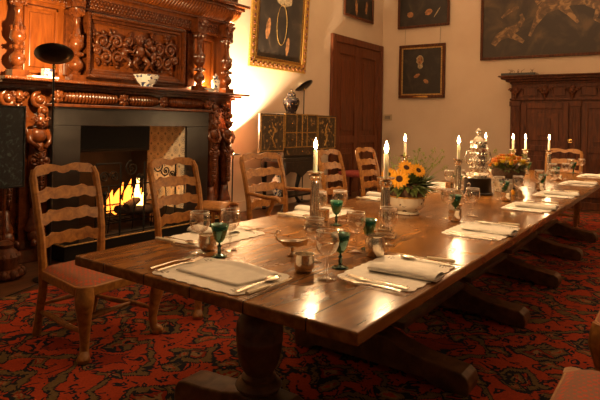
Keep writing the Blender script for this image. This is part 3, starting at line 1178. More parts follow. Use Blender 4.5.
# ------------------------------------------------------------------ torch lamps with a tilted black disc
def torchiere(loc, h, r, tilt, label, foot=True, rim=0.0):
    t = thing('floor_lamp', label, 'lamp', loc)
    m = MB()
    if foot:
        m.lathe([(0.13, 0.0), (0.13, 0.012), (0.10, 0.022), (0.02, 0.03), (0.012, 0.05)], 24)
    m.build('base', 'black', t, smooth='auto')
    MB().tube([(0, 0, 0.02), (0, 0, h - 0.02)], 0.009, 10).build('pole', 'black', t, smooth='auto')
    MB().lathe([(0.012, h - 0.05), (0.015, h - 0.04), (0.015, h - 0.02), (0.006, h - 0.005)], 12).build('brass_joint', 'brass', t, smooth='auto')
    # the disc leans towards direction `tilt` (x, y, angle)
    ax = Vector((-tilt[1], tilt[0], 0)).normalized()
    mt = T3(0, 0, h) @ Matrix.Rotation(tilt[2], 4, ax) @ T3(-tilt[0] * rim * r, -tilt[1] * rim * r, 0)
    MB().lathe([(0.02, -0.004), (r * 0.6, 0.004), (r, 0.018), (r * 1.0, 0.022), (r * 0.6, 0.010), (0.02, 0.004)], 32, mt).build('disc_shade', 'black', t, smooth=True)
    MB().lathe([(0.008, 0.008), (0.012, 0.02), (0.012, 0.045), (0.004, 0.052)], 10, mt).build('bulb', 'bulb', t, smooth=True)
    return t


M['bulb'] = mat_emit('bulb_glow', (1.0, 0.75, 0.4), 20)
torchiere((2.51, 4.30, 0.0), 1.79, 0.150, (0.504, 0.864, 0.50), 'black floor lamp with tilted disc shade standing before the fireplace', rim=0.72)
torchiere((5.62, 5.12, 0.0), 0.87, 0.11, (0.0, 1.0, 0.0), 'short black uplighter standing hidden between fireplace and gilt picture wall')

# ------------------------------------------------------------------ pole screen at far left
t = thing('pole_screen', 'black lacquer screen panel with teal foliage at the left edge', 'screen', (2.30, 4.62, 0))
m = MB()
m.box(-0.2, 0.13, -0.015, 0.015, 0.76, 1.42)
m.build('panel', 'lacquer_teal', t, bevel=0.004)
m = MB()
m.box(-0.215, -0.20, -0.02, 0.02, 0.745, 1.435)
m.box(0.13, 0.145, -0.02, 0.02, 0.745, 1.435)
m.box(-0.2, 0.13, -0.02, 0.02, 0.745, 0.76)
m.box(-0.2, 0.13, -0.02, 0.02, 1.42, 1.435)
m.build('frame', 'black', t, bevel=0.003)
MB().tube([(0.0, 0.03, 0.3), (0.0, 0.03, 1.2)], 0.013, 10).build('pole', 'carved', t, smooth='auto')
m = MB()
m.lathe([(0.14, 0.012), (0.15, 0.03), (0.14, 0.06), (0.10, 0.08), (0.11, 0.12), (0.12, 0.18), (0.09, 0.22), (0.06, 0.25), (0.07, 0.28), (0.03, 0.31)], 20)
for k in range(12):
    a = 2 * PI * k / 12
    m.ball((0.135 * math.cos(a), 0.135 * math.sin(a), 0.045), 0.03, 8, 6, None, (1, 1, 1.3))
    m.ball((0.10 * math.cos(a), 0.10 * math.sin(a), 0.17), 0.022, 8, 6, None, (1, 1, 1.8))
m.build('carved_foot', 'press', t, smooth='auto')
tag(MB().tube([(2.05, 4.10, 0.006), (2.35, 4.22, 0.006), (2.62, 4.18, 0.006), (2.75, 4.32, 0.006), (2.62, 4.42, 0.006), (2.50, 4.34, 0.006)], 0.004, 6).build('lamp_cord', 'rubber', smooth=True),
    'thin black cord trailing over the floorboards to the tall lamp', 'cord')

# low stool by the hearth
t = thing('hearth_stool', 'low wooden stool with curved pale top behind the second chair', 'stool', (4.02, 3.86, 0.004), 0.35)
m = MB()


def top_fn(u, v):
    x = -0.20 + 0.40 * u
    return (x, -0.15 + 0.30 * v, 0.46 + 0.05 * math.cos((u - 0.5) * 3.0))


m.grid(top_fn, 10, 4)
m.build('seat', 'linen_tan', t, smooth=True, solid=0.03) if 'linen_tan' in M else m.build('seat', 'oak', t, smooth=True, solid=0.03)
for sx in (-1, 1):
    for sy in (-1, 1):
        MB().tube([(sx * 0.16, sy * 0.11, 0.45), (sx * 0.19, sy * 0.14, 0.013)], [0.022, 0.016], 8).build('leg', 'oak', t, smooth='auto')

# ------------------------------------------------------------------ japanned cabinet on the left wall
t = thing('japanned_cabinet', 'black japanned cabinet with gold figures and open doors by the left wall', 'cabinet', (6.88, 5.07, 0.0))
m = MB()
m.box(-0.43, 0.43, -0.20, 0.20, 0.80, 1.47)
m.build('body', 'japan_body', t, bevel=0.004)
m = MB()
for x0, x1, z0, z1 in [(-0.40, -0.15, 1.20, 1.44), (-0.13, 0.13, 1.20, 1.44), (0.15, 0.40, 1.20, 1.44), (-0.40, -0.15, 0.98, 1.17), (-0.13, 0.13, 0.98, 1.17), (0.15, 0.40, 0.98, 1.17), (-0.40, 0.40, 0.84, 0.95)]:
    o = MB().box(x0, x1, -0.222, -0.20, z0, z1).build('drawer', 'lacquer_gold', t, bevel=0.003)
    MB().ball(((x0 + x1) / 2, -0.232, (z0 + z1) / 2), 0.013).build('knob', 'brass', o, smooth=True)
m.box(-0.01, 0.01, -0.23, -0.20, 0.98, 1.46)
for x in (-0.43, -0.14, 0.14, 0.43):
    m.box(x - 0.008, x + 0.008, -0.226, -0.20, 0.96, 1.47)
for z in (0.965, 1.185, 1.46):
    m.box(-0.43, 0.43, -0.226, -0.20, z - 0.007, z + 0.007)
m.build('gilt_bands', 'gold_paint', t)
for s, a in ((-1, 0.10), (1, -0.06)):
    mt = T3(s * 0.43, -0.20, 0) @ rotz(s * a + (PI if s < 0 else 0))
    dr = MB().box(0.0, 0.52, -0.015, 0.015, 0.90, 1.46, mt).build('door', 'lacquer_gold', t, bevel=0.003)
    g = MB()
    for yy in (-0.018, 0.018):
        for x0, x1, z0, z1 in ((0.02, 0.035, 0.92, 1.44), (0.485, 0.50, 0.92, 1.44), (0.02, 0.50, 0.92, 0.932), (0.02, 0.50, 1.428, 1.44)):
            g.box(x0, x1, yy - 0.003, yy + 0.003, z0, z1, mt)
    # gold flowering tree
    rg = random.Random(5 + s)
    for yy in (-0.018, 0.018):
        g.tube([mt @ Vector((0.20, yy, 0.97)), mt @ Vector((0.27, yy, 1.10)), mt @ Vector((0.22, yy, 1.22)), mt @ Vector((0.28, yy, 1.34))], [0.016, 0.012, 0.010, 0.005], 6)
        for k in range(26):
            p = mt @ Vector((0.26 + rg.gauss(0, 0.075), yy, 1.20 + rg.gauss(0, 0.085)))
            g.ball(p, rg.uniform(0.010, 0.022), 6, 4, None, (1, 0.25, 1))
    g.build('gold_figures', 'gold_paint', dr)
m = MB()
m.box(-0.48, 0.48, -0.24, 0.20, 0.74, 0.80)
m.prism([(-0.48, 0.74), (-0.48, 0.62), (-0.40, 0.55), (-0.3, 0.60), (-0.15, 0.58), (0, 0.50), (0.15, 0.58), (0.3, 0.60), (0.40, 0.55), (0.48, 0.62), (0.48, 0.74)], -0.24, -0.21)
m.build('stand', 'japan_body', t, bevel=0.006)
for sx in (-1, 1):
    for y in (-0.20, 0.16):
        MB().tube([(sx * 0.44, y, 0.74), (sx * 0.47, y - 0.03, 0.55), (sx * 0.42, y, 0.3), (sx * 0.41, y, 0.12), (sx * 0.46, y - 0.03, 0.035)], [0.05, 0.045, 0.03, 0.025, 0.034], 8).build('leg', 'black', t, smooth='auto')
m = MB()
m.box(-0.45, 0.45, -0.18, 0.16, 0.20, 0.23)
m.build('lower_shelf', 'black', t)
# things on the lower shelf
m = MB()
m.lathe([(0.05, 0), (0.055, 0.01), (0.09, 0.10), (0.10, 0.18), (0.08, 0.25), (0.04, 0.29), (0.05, 0.31), (0.03, 0.31)], 18)
o = set_on('porcelain_vase', m, 'blue_white', 'blue and white vase on the shelf below the black cabinet', 'vase', (6.55, 5.05, 0.231), smooth='auto')
# ginger jar on top
t = thing('ginger_jar', 'dark lidded jar with gold flecks on top of the black cabinet', 'jar', (6.86, 5.05, 1.471))
m = MB()
m.lathe([(0.075, 0), (0.08, 0.01), (0.075, 0.03), (0.105, 0.09), (0.128, 0.16), (0.13, 0.20), (0.11, 0.245), (0.07, 0.27), (0.062, 0.285)], 28)
m.build('body', 'imari', t, smooth='auto')
m = MB()
m.lathe([(0.07, 0.286), (0.072, 0.30), (0.05, 0.33), (0.02, 0.345), (0.012, 0.355), (0.02, 0.37), (0.012, 0.385), (0.002, 0.39)], 20)
m.build('lid', 'imari', t, smooth='auto')
torchiere((7.60, 5.33, 0.0), 1.93, 0.185, (-0.18, 0.98, 0.66), 'black floor lamp with tilted disc behind the black cabinet', rim=0.0)

# red wall chair beyond the cabinet
t = thing('side_chair', 'red upholstered side chair standing by the dark door', 'chair', (8.55, 4.85, 0.0), PI)
MB().box(-0.25, 0.25, -0.22, 0.24, 0.40, 0.49).build('seat', 'red_fabric', t, bevel=0.03)
MB().box(-0.23, 0.23, -0.25, -0.20, 0.49, 0.80).build('backrest', 'press', t, bevel=0.02)
for sx in (-1, 1):
    for y in (-0.21, 0.20):
        MB().tube([(sx * 0.21, y, 0.41), (sx * 0.21, y, 0.001)], [0.024, 0.016], 8).build('leg', 'press', t, smooth='auto')

# ------------------------------------------------------------------ oak press on the back wall
t = thing('oak_press', 'huge dark carved oak cupboard against the back wall', 'cupboard', (10.32, 1.55, 0))
# local: x depth (front at -0.27), y along wall; left end at y=+1.03
YL, YR = 1.03, -1.03
m = MB()
m.box(-0.24, 0.25, YR, YL, 0.12, 2.12)
m.box(-0.28, 0.25, YR - 0.03, YL + 0.03, 0.0, 0.12)
m.build('carcass', 'press', t, bevel=0.006)
m = MB()
m.box(-0.27, 0.25, YR - 0.02, YL + 0.02, 1.80, 1.84)
m.box(-0.27, 0.25, YR - 0.02, YL + 0.02, 2.09, 2.13)
m.box(-0.33, 0.25, YR - 0.08, YL + 0.08, 2.13, 2.17)
m.box(-0.39, 0.25, YR - 0.15, YL + 0.15, 2.17, 2.21)
m.box(-0.43, 0.25, YR - 0.19, YL + 0.19, 2.21, 2.235)
m.build('cornice', 'press', t, bevel=0.012)
m = MB()
ymasks = [0.95, 0.47, 0.04, -0.43, -0.90]
for y in ymasks:
    mm = MB()
    mt = T3(-0.26, y, 1.96) @ rotz(-PI / 2)
    sub = MB()
    mask_head(sub, 0, 0, 0, 0.075)
    acanthus(sub, 0, 0.01, -0.04, 0.12, 0.12)
    bmesh.ops.transform(sub.bm, matrix=mt, verts=sub.bm.verts)
    sub.build('mask_bracket', 'press', t, smooth=True)
    mm.bm.free()
for i in range(4):
    y0, y1 = ymasks[i + 1] + 0.11, ymasks[i] - 0.11
    m.box(-0.262, -0.24, y0, y1, 1.88, 1.90)
    m.box(-0.262, -0.24, y0, y1, 2.03, 2.05)
    m.box(-0.262, -0.24, y0, y0 + 0.02, 1.90, 2.03)
    m.box(-0.262, -0.24, y1 - 0.02, y1, 1.90, 2.03)
m.build('frieze_frames', 'press', t, bevel=0.004)
for y in (0.95, -0.01, -0.95):
    m = MB()
    m.box(-0.275, -0.24, y - 0.08, y + 0.08, 0.14, 1.79)
    m.box(-0.29, -0.24, y - 0.095, y + 0.095, 1.70, 1.79)
    m.box(-0.29, -0.24, y - 0.095, y + 0.095, 0.14, 0.26)
    for k in (-1, 0, 1):
        m.box(-0.285, -0.27, y + k * 0.045 - 0.012, y + k * 0.045 + 0.012, 0.3, 1.66)
    m.build('pilaster', 'press', t, bevel=0.006)
for ya, yb, knob in ((0.09, 0.85, 0.12), (-0.85, -0.11, -0.14)):
    dd = MB()
    dd.box(-0.262, -0.24, ya, yb, 0.2, 1.76)
    for y0, y1 in ((ya, ya + 0.09), (yb - 0.09, yb)):
        dd.box(-0.28, -0.262, y0, y1, 0.2, 1.76)
    for z0, z1 in ((0.2, 0.3), (0.93, 1.03), (1.66, 1.76)):
        dd.box(-0.28, -0.262, ya + 0.09, yb - 0.09, z0, z1)
    for z0, z1 in ((0.38, 0.85), (1.11, 1.58)):
        dd.box(-0.275, -0.262, ya + 0.15, yb - 0.15, z0, z1)
        ymid = (ya + yb) / 2
        dd.box(-0.29, -0.275, ymid - 0.10, ymid + 0.10, z0 + 0.08, z1 - 0.08)
    dr = dd.build('door', 'press', t, bevel=0.006)
    if knob > 0:
        MB().ball((-0.30, knob - 0.06, 1.12), 0.028).build('knob', 'brass', dr, smooth=True, label='round brass knob')
        MB().lathe([(0.035, 0), (0.035, 0.008)], 16, T3(-0.282, knob - 0.06, 1.12) @ roty(-PI / 2)).build('escutcheon', 'brass', dr)
t = thing('flat_box', 'flat dark box with thin sprigs on the left end of the oak cupboard top', 'box', (10.20, 2.52, 2.236))
MB().box(-0.14, 0.14, -0.34, 0.24, 0, 0.055).build('tray', 'slate', t, bevel=0.006)
m = MB()
rng = random.Random(9)
for i in range(9):
    y = rng.uniform(-0.30, 0.2)
    m.tube([(0, y, 0.05), (0.01, y + rng.uniform(-0.05, 0.05), 0.10), (0.0, y + rng.uniform(-0.09, 0.09), 0.13)], [0.005, 0.004, 0.002], 5)
m.build('sprigs', 'press', t)


# ------------------------------------------------------------------ pictures
def picture(label, loc, rz, w_, h_, fr, fmat, canvas, lean=0.0, inner=None, wires=False, cat='painting'):
    """local: x along the picture, faces -y, z up from the bottom edge."""
    t = thing('framed_painting', label, cat, loc, rz)
    t.rotation_euler = (lean, 0, rz)
    m = MB()
    m.box(-w_ / 2, w_ / 2, -0.04, 0, 0, fr)
    m.box(-w_ / 2, w_ / 2, -0.04, 0, h_ - fr, h_)
    m.box(-w_ / 2, -w_ / 2 + fr, -0.04, 0, fr, h_ - fr)
    m.box(w_ / 2 - fr, w_ / 2, -0.04, 0, fr, h_ - fr)
    f = m.build('frame', fmat, t, bevel=0.01)
    if inner:
        m = MB()
        iw, im = inner
        a, c = w_ / 2 - fr, h_ - fr
        m.box(-a, a, -0.032, -0.005, fr, fr + iw)
        m.box(-a, a, -0.032, -0.005, c - iw, c)
        m.box(-a, -a + iw, -0.032, -0.005, fr + iw, c - iw)
        m.box(a - iw, a, -0.032, -0.005, fr + iw, c - iw)
        m.build('inner_slip', im, t, bevel=0.004)
    MB().box(-w_ / 2 + fr * 0.5, w_ / 2 - fr * 0.5, -0.018, -0.002, fr * 0.5, h_ - fr * 0.5).build('canvas', canvas, t)
    if wires:
        MB().tube([(-w_ * 0.38, -0.01, h_), (-w_ * 0.38, -0.005, h_ + wires)], 0.004, 5).tube([(w_ * 0.38, -0.01, h_), (w_ * 0.38, -0.005, h_ + wires)], 0.004, 5).build('hanging_wires', 'pewter', t)
    return t


BL = [0]


def blob(par, name, mat, items):
    if name.endswith('hands') and len(items) > 1:
        return [blob(par, 'painted_hand', mat, [it]) for it in items]
    """flat painted patches lying on a canvas: (x, z, rx, rz, angle)"""
    m = MB()
    for i, (x, z, rx, rz_, a) in enumerate(items):
        BL[0] = (BL[0] + 1) % 12
        mt = T3(x, -0.0186 - 0.0006 * BL[0], z) @ roty(a)
        n = 16
        m._add([(rx * math.cos(2 * PI * k / n) * (1 + 0.12 * math.sin(3 * k)), 0, rz_ * math.sin(2 * PI * k / n)) for k in range(n)], [tuple(range(n))], mt)
    return m.build(name, mat, par)


# gilt-framed portrait on the left wall, leaning forward
p = picture('tall portrait in a carved gilt frame right of the fireplace', (6.92, WY - 0.02, 2.17), 0, 1.47, 1.75, 0.13, 'gilt', 'canvas_dark', lean=0.05, inner=(0.045, 'gilt_plain' if 'gilt_plain' in M else 'brass'))
m = MB()
for i in range(26):
    x = -0.70 + 1.40 * i / 25
    for z in (0.065, 1.685):
        leaf_blob(m, x - 0.02, -0.045, z, 0.05, 0.035, 0.8 * (-1) ** i, 0.014)
for i in range(30):
    z = 0.1 + 1.55 * i / 29
    for x in (-0.67, 0.67):
        leaf_blob(m, x - 0.02, -0.045, z, 0.05, 0.035, 0.8 * (-1) ** i, 0.014)
m.build('leaf_carving', 'gilt_dark' if 'gilt_dark' in M else 'press', p, smooth=True)
blob(p, 'painted_hands', 'skin_paint', [(-0.32, 0.62, 0.055, 0.17, 0.15), (0.20, 0.40, 0.045, 0.15, 0.1)])
blob(p, 'painted_collar', 'ruff_paint', [(0.02, 1.18, 0.24, 0.16, 0.2)])
blob(p, 'painted_face', 'skin_paint', [(0.02, 1.40, 0.11, 0.15, 0)])
m = MB()
pts = [(0.02 + 0.13 * math.sin(a * 2 * PI / 20), -0.022, 0.72 + 0.32 * math.cos(a * 2 * PI / 20)) for a in range(21)]
m.tube(pts, 0.003, 5)
m.build('painted_chain', 'gold_paint', p)
# small dark painting over the door
p = picture('small dark portrait hanging above the mahogany door', (9.50, WY - 0.02, 3.40), 0, 1.17, 1.1, 0.05, 'press', 'canvas_dark')
blob(p, 'painted_hands', 'skin_paint', [(-0.12, 0.22, 0.05, 0.16, -0.1), (0.28, 0.28, 0.045, 0.13, 0.1)])
# back wall pictures: rz = -PI/2 puts local x to -Y, facing -X
p = picture('dark portrait hung high at left on the back wall', (BX - 0.02, 4.47, 3.34), -PI / 2, 1.12, 1.2, 0.05, 'press', 'canvas_dark')
blob(p, 'painted_hands', 'skin_paint', [(-0.28, 0.28, 0.07, 0.06, 0.2), (0.12, 0.30, 0.08, 0.06, -0.4)])
blob(p, 'painted_book', 'ruff_paint', [(0.30, 0.28, 0.012, 0.12, 0.6)])
p = picture('portrait of a seated woman in black with gilt slip on the back wall', (BX - 0.02, 4.48, 1.89), -PI / 2, 1.0, 1.10, 0.06, 'press', 'canvas_dark', inner=(0.028, 'gold_paint'), wires=0.33)
BL[0] = 0
blob(p, 'painted_robe', 'robe_paint', [(-0.02, 0.42, 0.22, 0.30, 0)])
blob(p, 'painted_collar', 'ruff_paint', [(-0.03, 0.66, 0.055, 0.065, 0), (-0.04, 0.78, 0.078, 0.10, 0)])
blob(p, 'painted_face', 'skin_paint', [(-0.035, 0.775, 0.055, 0.08, 0)])
blob(p, 'painted_hands', 'skin_paint', [(-0.10, 0.46, 0.07, 0.035, -0.5), (0.10, 0.34, 0.06, 0.04, 0.6)])
MB().box(-0.17, 0.15, -0.045, -0.04, 0.01, 0.045).build('name_plate', 'brass', p)
# large battle picture
p = picture('very large dark painting of rearing horses above the oak cupboard', (BX - 0.02, 1.90, 2.60), -PI / 2, 2.78, 1.7, 0.05, 'press', 'canvas_brown')


def fig(items, y=-0.02):
    for i, (pts, rad) in enumerate(items):
        FIG.tube([(x, y, z) for x, z in pts], rad, 8, None)


FIG = MB()
fig([
    ([(-1.15, 0.28), (-1.05, 0.42), (-0.88, 0.50), (-0.70, 0.58)], [0.05, 0.07, 0.10, 0.06]),
    ([(-0.90, 0.48), (-0.74, 0.40), (-0.60, 0.30)], [0.07, 0.05, 0.03]),
    ([(-0.70, 0.60), (-0.62, 0.72), (-0.66, 0.82)], [0.05, 0.04, 0.03]),
    ([(-1.0, 0.78), (-0.86, 0.90), (-0.70, 0.95)], [0.02, 0.04, 0.03]),
    ([(-0.50, 0.40), (-0.42, 0.60), (-0.28, 0.86), (-0.10, 1.0), (0.20, 1.05), (0.45, 0.98)], [0.025, 0.04, 0.10, 0.17, 0.16, 0.10]),
    ([(0.0, 0.95), (0.16, 0.76), (0.30, 0.58)], [0.10, 0.05, 0.025]),
    ([(0.42, 0.98), (0.62, 0.80), (0.56, 0.62), (0.72, 0.52)], [0.11, 0.06, 0.035, 0.03]),
    ([(0.48, 1.0), (0.72, 0.98), (0.90, 0.72), (1.08, 0.66)], [0.12, 0.08, 0.04, 0.03]),
    ([(0.6, 1.1), (0.8, 1.3), (1.0, 1.4)], [0.12, 0.1, 0.05]),
    ([(-0.3, 1.0), (-0.42, 1.2), (-0.55, 1.3)], [0.09, 0.08, 0.04]),
    ([(0.1, 1.15), (0.15, 1.35), (0.1, 1.5)], [0.08, 0.09, 0.04]),
])
bmesh.ops.transform(FIG.bm, matrix=Matrix.Translation((0, -0.0195, 0)) @ Matrix.Diagonal((1, 0.012, 1, 1)) @ Matrix.Translation((0, 0.02, 0)), verts=FIG.bm.verts)
FIG.build('painted_horses', 'figure_paint', p)

# switch plate on the back wall
t = thing('wall_switch', 'small square switch plate on the back wall beside the door', 'switch', (BX - 0.0, 5.24, 1.42), -PI / 2)
MB().box(-0.10, 0.10, -0.012, 0, 0, 0.13).build('plate', 'ivory_plate', t, bevel=0.003)
MB().box(-0.06, 0.06, -0.022, -0.012, 0.03, 0.10).build('dial', 'pewter', t, bevel=0.003)

# ------------------------------------------------------------------ dining table
TZ = 0.76
TX0, TX1, TY0, TY1 = 1.337, 7.85, 0.740, 2.105
TYC = (TY0 + TY1) / 2
t = thing('dining_table', 'long oak refectory table laid for dinner with candles', 'table', (TX0, TYC, 0))
DT = t
seams = [TX0, 2.243, 4.45, 6.2, TX1]
hw = (TY1 - TY0) / 2
for i in range(4):
    x0, x1 = seams[i] - TX0, seams[i + 1] - TX0
    g0 = 0.002 if i else 0
    MB().box(x0 + g0, x1 - 0.002, -hw, hw, TZ - 0.042, TZ).build('tabletop', 'tabletop', t, bevel=0.006)
m = MB()
m.box(0.62, 6.2, hw - 0.30, hw - 0.27, TZ - 0.14, TZ - 0.043)
m.box(0.62, 6.2, -hw + 0.27, -hw + 0.30, TZ - 0.14, TZ - 0.043)
m.box(0.62, 0.66, -hw + 0.30, hw - 0.30, TZ - 0.14, TZ - 0.043)
m.build('apron', 'oak_dark', t, bevel=0.006)
tres = [1.80, 2.74, 3.87, 5.0, 6.15, 7.25]
foot_prof = [(-0.56, 0.0), (-0.57, 0.05), (-0.56, 0.085), (-0.53, 0.105), (-0.46, 0.112), (-0.32, 0.128), (-0.20, 0.158), (-0.11, 0.19),
             (0.11, 0.19), (0.20, 0.165), (0.32, 0.15), (0.42, 0.145), (0.46, 0.135), (0.48, 0.105), (0.485, 0.06), (0.48, 0.0), (0.38, 0.0), (0.33, 0.03), (-0.33, 0.03), (-0.40, 0.0)]
for i, X in enumerate(tres):
    x = X - TX0
    MB().prism(foot_prof, x - 0.075, x + 0.075, 'yz').build('foot', 'oak_dark', t, bevel=0.008, loc=(0, 0, 0.013))
    m = MB()
    m.lathe([(0.095, 0.203), (0.10, 0.215), (0.092, 0.228), (0.07, 0.236), (0.074, 0.25), (0.058, 0.262), (0.066, 0.275), (0.080, 0.30), (0.092, 0.34), (0.098, 0.395), (0.100, 0.398), (0.100, 0.410),
             (0.098, 0.413), (0.101, 0.44), (0.097, 0.475), (0.082, 0.505), (0.055, 0.522), (0.05, 0.53), (0.064, 0.538), (0.064, 0.548), (0.045, 0.558), (0.042, 0.59), (0.055, 0.60), (0.07, 0.64)], 28, T3(x, 0.045, 0.018))
    m.build('bulbous_post', 'oak_dark', t, smooth='auto')
    MB().box(x - 0.07, x + 0.07, -0.45, 0.45, 0.64, TZ - 0.043).build('bearer', 'oak_dark', t, bevel=0.01)
for i in range(1, 5):
    x0, x1 = tres[i] - TX0 + 0.07, tres[i + 1] - TX0 - 0.07
    MB().box(x0, x1, -0.16, 0.16, 0.205, 0.24).build('stretcher', 'oak_dark', t, bevel=0.006)


# ------------------------------------------------------------------ ladder-back chairs
def make_chair(label, arms=False):
    """local: seat faces +y, x is the width; origin on the floor under the seat."""
    t = thing('ladder_back_chair' if not arms else 'ladder_back_armchair', label, 'chair', (0, 0, 0), 0, 'ladder-back chairs around the dining table')
    wb, wf = (0.225, 0.295) if not arms else (0.285, 0.335)
    # back posts, raked and splayed
    for s in (-1, 1):
        m = MB()
        m.tube([(s * (wb - 0.035), -0.30, 0.0), (s * (wb - 0.035), -0.298, 0.02), (s * (wb - 0.03), -0.27, 0.12), (s * (wb - 0.03), -0.235, 0.30), (s * (wb - 0.02), -0.225, 0.45),
                (s * (wb - 0.012), -0.235, 0.62), (s * (wb - 0.004), -0.27, 0.80), (s * (wb - 0.005), -0.32, 0.98), (s * (wb - 0.02), -0.335, 1.025)],
               [0.026, 0.026, 0.024, 0.025, 0.026, 0.024, 0.023, 0.023, 0.02], 8)
        m.build('back_post', 'oak', t, smooth='auto')

    def yz(z):
        pts = [(0.45, -0.225), (0.62, -0.235), (0.80, -0.27), (0.98, -0.32), (1.06, -0.335)]
        for (z0, y0), (z1, y1) in zip(pts, pts[1:]):
            if z <= z1:
                return y0 + (y1 - y0) * (z - z0) / (z1 - z0)
        return pts[-1][1]

    def slat(zc, h, kind):
        m = MB()
        n = 36
        W_ = wb - 0.01

        def fn(side):
            def f(u, v):
                x = -W_ + 2 * W_ * u
                a = abs(2 * u - 1)
                # wavy yoke shape
                if kind == 'crest':
                    top = h * 0.5 - 0.012 * math.cos(4 * PI * (u - 0.5)) * (1 - a) + 0.006
                    if a > 0.86:
                        top -= (a - 0.86) * 0.22
                    bot = -h * 0.5 + 0.022 * (1 - a) ** 0.7 - 0.012 * math.exp(-((a) / 0.10) ** 2) + (0.010 if 0.2 < a < 0.5 else 0)
                else:
                    g = lambda c_, w_: math.exp(-((a - c_) / w_) ** 2)
                    top = h * 0.42 + 0.014 * (0.5 + 0.5 * math.tanh((0.66 - a) / 0.05)) + 0.007 * g(0.58, 0.07) - 0.006 * g(0.30, 0.10) + 0.004 * g(0.0, 0.12)
                    bot = -h * 0.5 + 0.013 * (0.5 + 0.5 * math.tanh((0.70 - a) / 0.05)) + 0.006 * g(0.56, 0.06) - 0.010 * g(0.0, 0.14) - 0.004 * g(0.34, 0.08)
                z = zc + bot + (top - bot) * v
                bow = -0.028 * (1 - a * a)
                return (x, yz(z) + bow + side * 0.009, z)
            return f
        m.grid(fn(-1), n, 3)
        m.grid(fn(1), n, 3)
        f0, f1 = fn(-1), fn(1)
        for v in (0, 1):
            m.grid(lambda u, w_, v=v: tuple(f0(u, v)[k] * (1 - w_) + f1(u, v)[k] * w_ for k in range(3)), n, 1)
        m.build('slat' if kind != 'crest' else 'crest_rail', 'oak', t, smooth='auto')
    slat(1.015, 0.062, 'crest')
    for zc in (0.865, 0.725, 0.585):
        slat(zc, 0.074, 'slat')
    # seat rail: rounded front
    dep = 0.285

    def outline(k):
        pts = []
        for i in range(9):
            a = PI / 2 * i / 8
            pts.append((wf - 0.07 + 0.07 * k * math.cos(a) + 0.0, dep - 0.07 + 0.07 * k * math.sin(a)))
        out = [(x, y) for x, y in pts]
        out = out + [(-x, y) for x, y in reversed(pts)]
        out += [(-(wb - 0.01), -0.235), ((wb - 0.01), -0.235)]
        return out
    ol = outline(1.0)
    # serpentine front bow
    ol = [(x, y + (0.022 * math.cos(x / wf * PI / 2) if y > 0.1 else 0)) for x, y in ol]
    m = MB()
    m.prism(ol, 0.365, 0.420, 'xy')
    m.build('seat_rail', 'oak', t, bevel=0.006)
    m = MB()

    def cushion(u, v):
        # u around, v from rim to centre
        n = len(ol)
        f = u * n
        i = int(f) % n
        j = (i + 1) % n
        w_ = f - int(f)
        x = ol[i][0] * (1 - w_) + ol[j][0] * w_
        y = ol[i][1] * (1 - w_) + ol[j][1] * w_
        k = 0.965 * (1 - v)
        return (x * k, (y) * k, 0.420 + 0.034 * (1 - (1 - v) ** 6) ** 0.5)
    m.grid(cushion, len(ol) * 2, 8)
    bmesh.ops.remove_doubles(m.bm, verts=m.bm.verts, dist=0.0005)
    m.build('seat', 'seat', t, smooth=True)
    # cabriole front legs
    for s in (-1, 1):
        m = MB()
        x0, y0 = s * (wf - 0.045), dep - 0.035
        dx, dy = s * 0.7, 0.7
        def P(off, z):
            return (x0 + dx * off, y0 + dy * off, z)
        m.tube([P(0.0, 0.41), P(0.012, 0.36), P(0.022, 0.32), P(0.012, 0.26), P(-0.004, 0.18), P(-0.012, 0.10), P(-0.006, 0.05), P(0.012, 0.03), P(0.018, 0.014), P(0.018, 0.0)],
               [0.050, 0.052, 0.049, 0.040, 0.031, 0.025, 0.024, 0.032, 0.038, 0.032], 10)
        m.build('leg', 'oak', t, smooth='auto')
    m = MB()
    for s in (-1, 1):
        m.tube([(s * (wf - 0.05), dep - 0.05, 0.155), (s * (wf - 0.055), 0.08, 0.155), (s * (wb - 0.02), -0.10, 0.155), (s * (wb - 0.03), -0.26, 0.155)], [0.011, 0.018, 0.018, 0.012], 8)
    m.tube([(-(wf - 0.055), 0.05, 0.155), (-0.06, 0.05, 0.155), (0, 0.05, 0.155), (0.06, 0.05, 0.155), (wf - 0.055, 0.05, 0.155)], [0.012, 0.017, 0.023, 0.017, 0.012], 8)
    m.tube([(-(wb - 0.03), -0.25, 0.20), (0, -0.25, 0.20), (wb - 0.03, -0.25, 0.20)], [0.011, 0.016, 0.011], 8)
    m.build('stretcher', 'oak', t, smooth='auto')
    if arms:
        for s in (-1, 1):
            m = MB()
            m.tube([(s * (wb - 0.005), -0.245, 0.70), (s * (wb + 0.02), -0.12, 0.700), (s * (wf + 0.01), 0.02, 0.695), (s * (wf + 0.02), 0.11, 0.70), (s * (wf + 0.02), 0.16, 0.69), (s * (wf + 0.015), 0.175, 0.67)],
                   [0.019, 0.021, 0.024, 0.027, 0.027, 0.018], 10, None, 0.75)
            m.build('arm', 'oak', t, smooth='auto')
            m = MB()
            m.tube([(s * (wf - 0.02), 0.04, 0.43), (s * (wf + 0.0), 0.03, 0.55), (s * (wf + 0.012), 0.09, 0.64), (s * (wf + 0.014), 0.10, 0.69)], [0.022, 0.018, 0.018, 0.02], 8)
            m.build('arm_support', 'oak', t, smooth='auto')
    return t


CH = make_chair('oak ladder-back chair with red seat at the near left table corner')
AC = make_chair('oak ladder-back armchair, third chair along the fireplace side', True)
index_kids()
G = 'ladder-back chairs around the dining table'
RUGZ = 0.0155
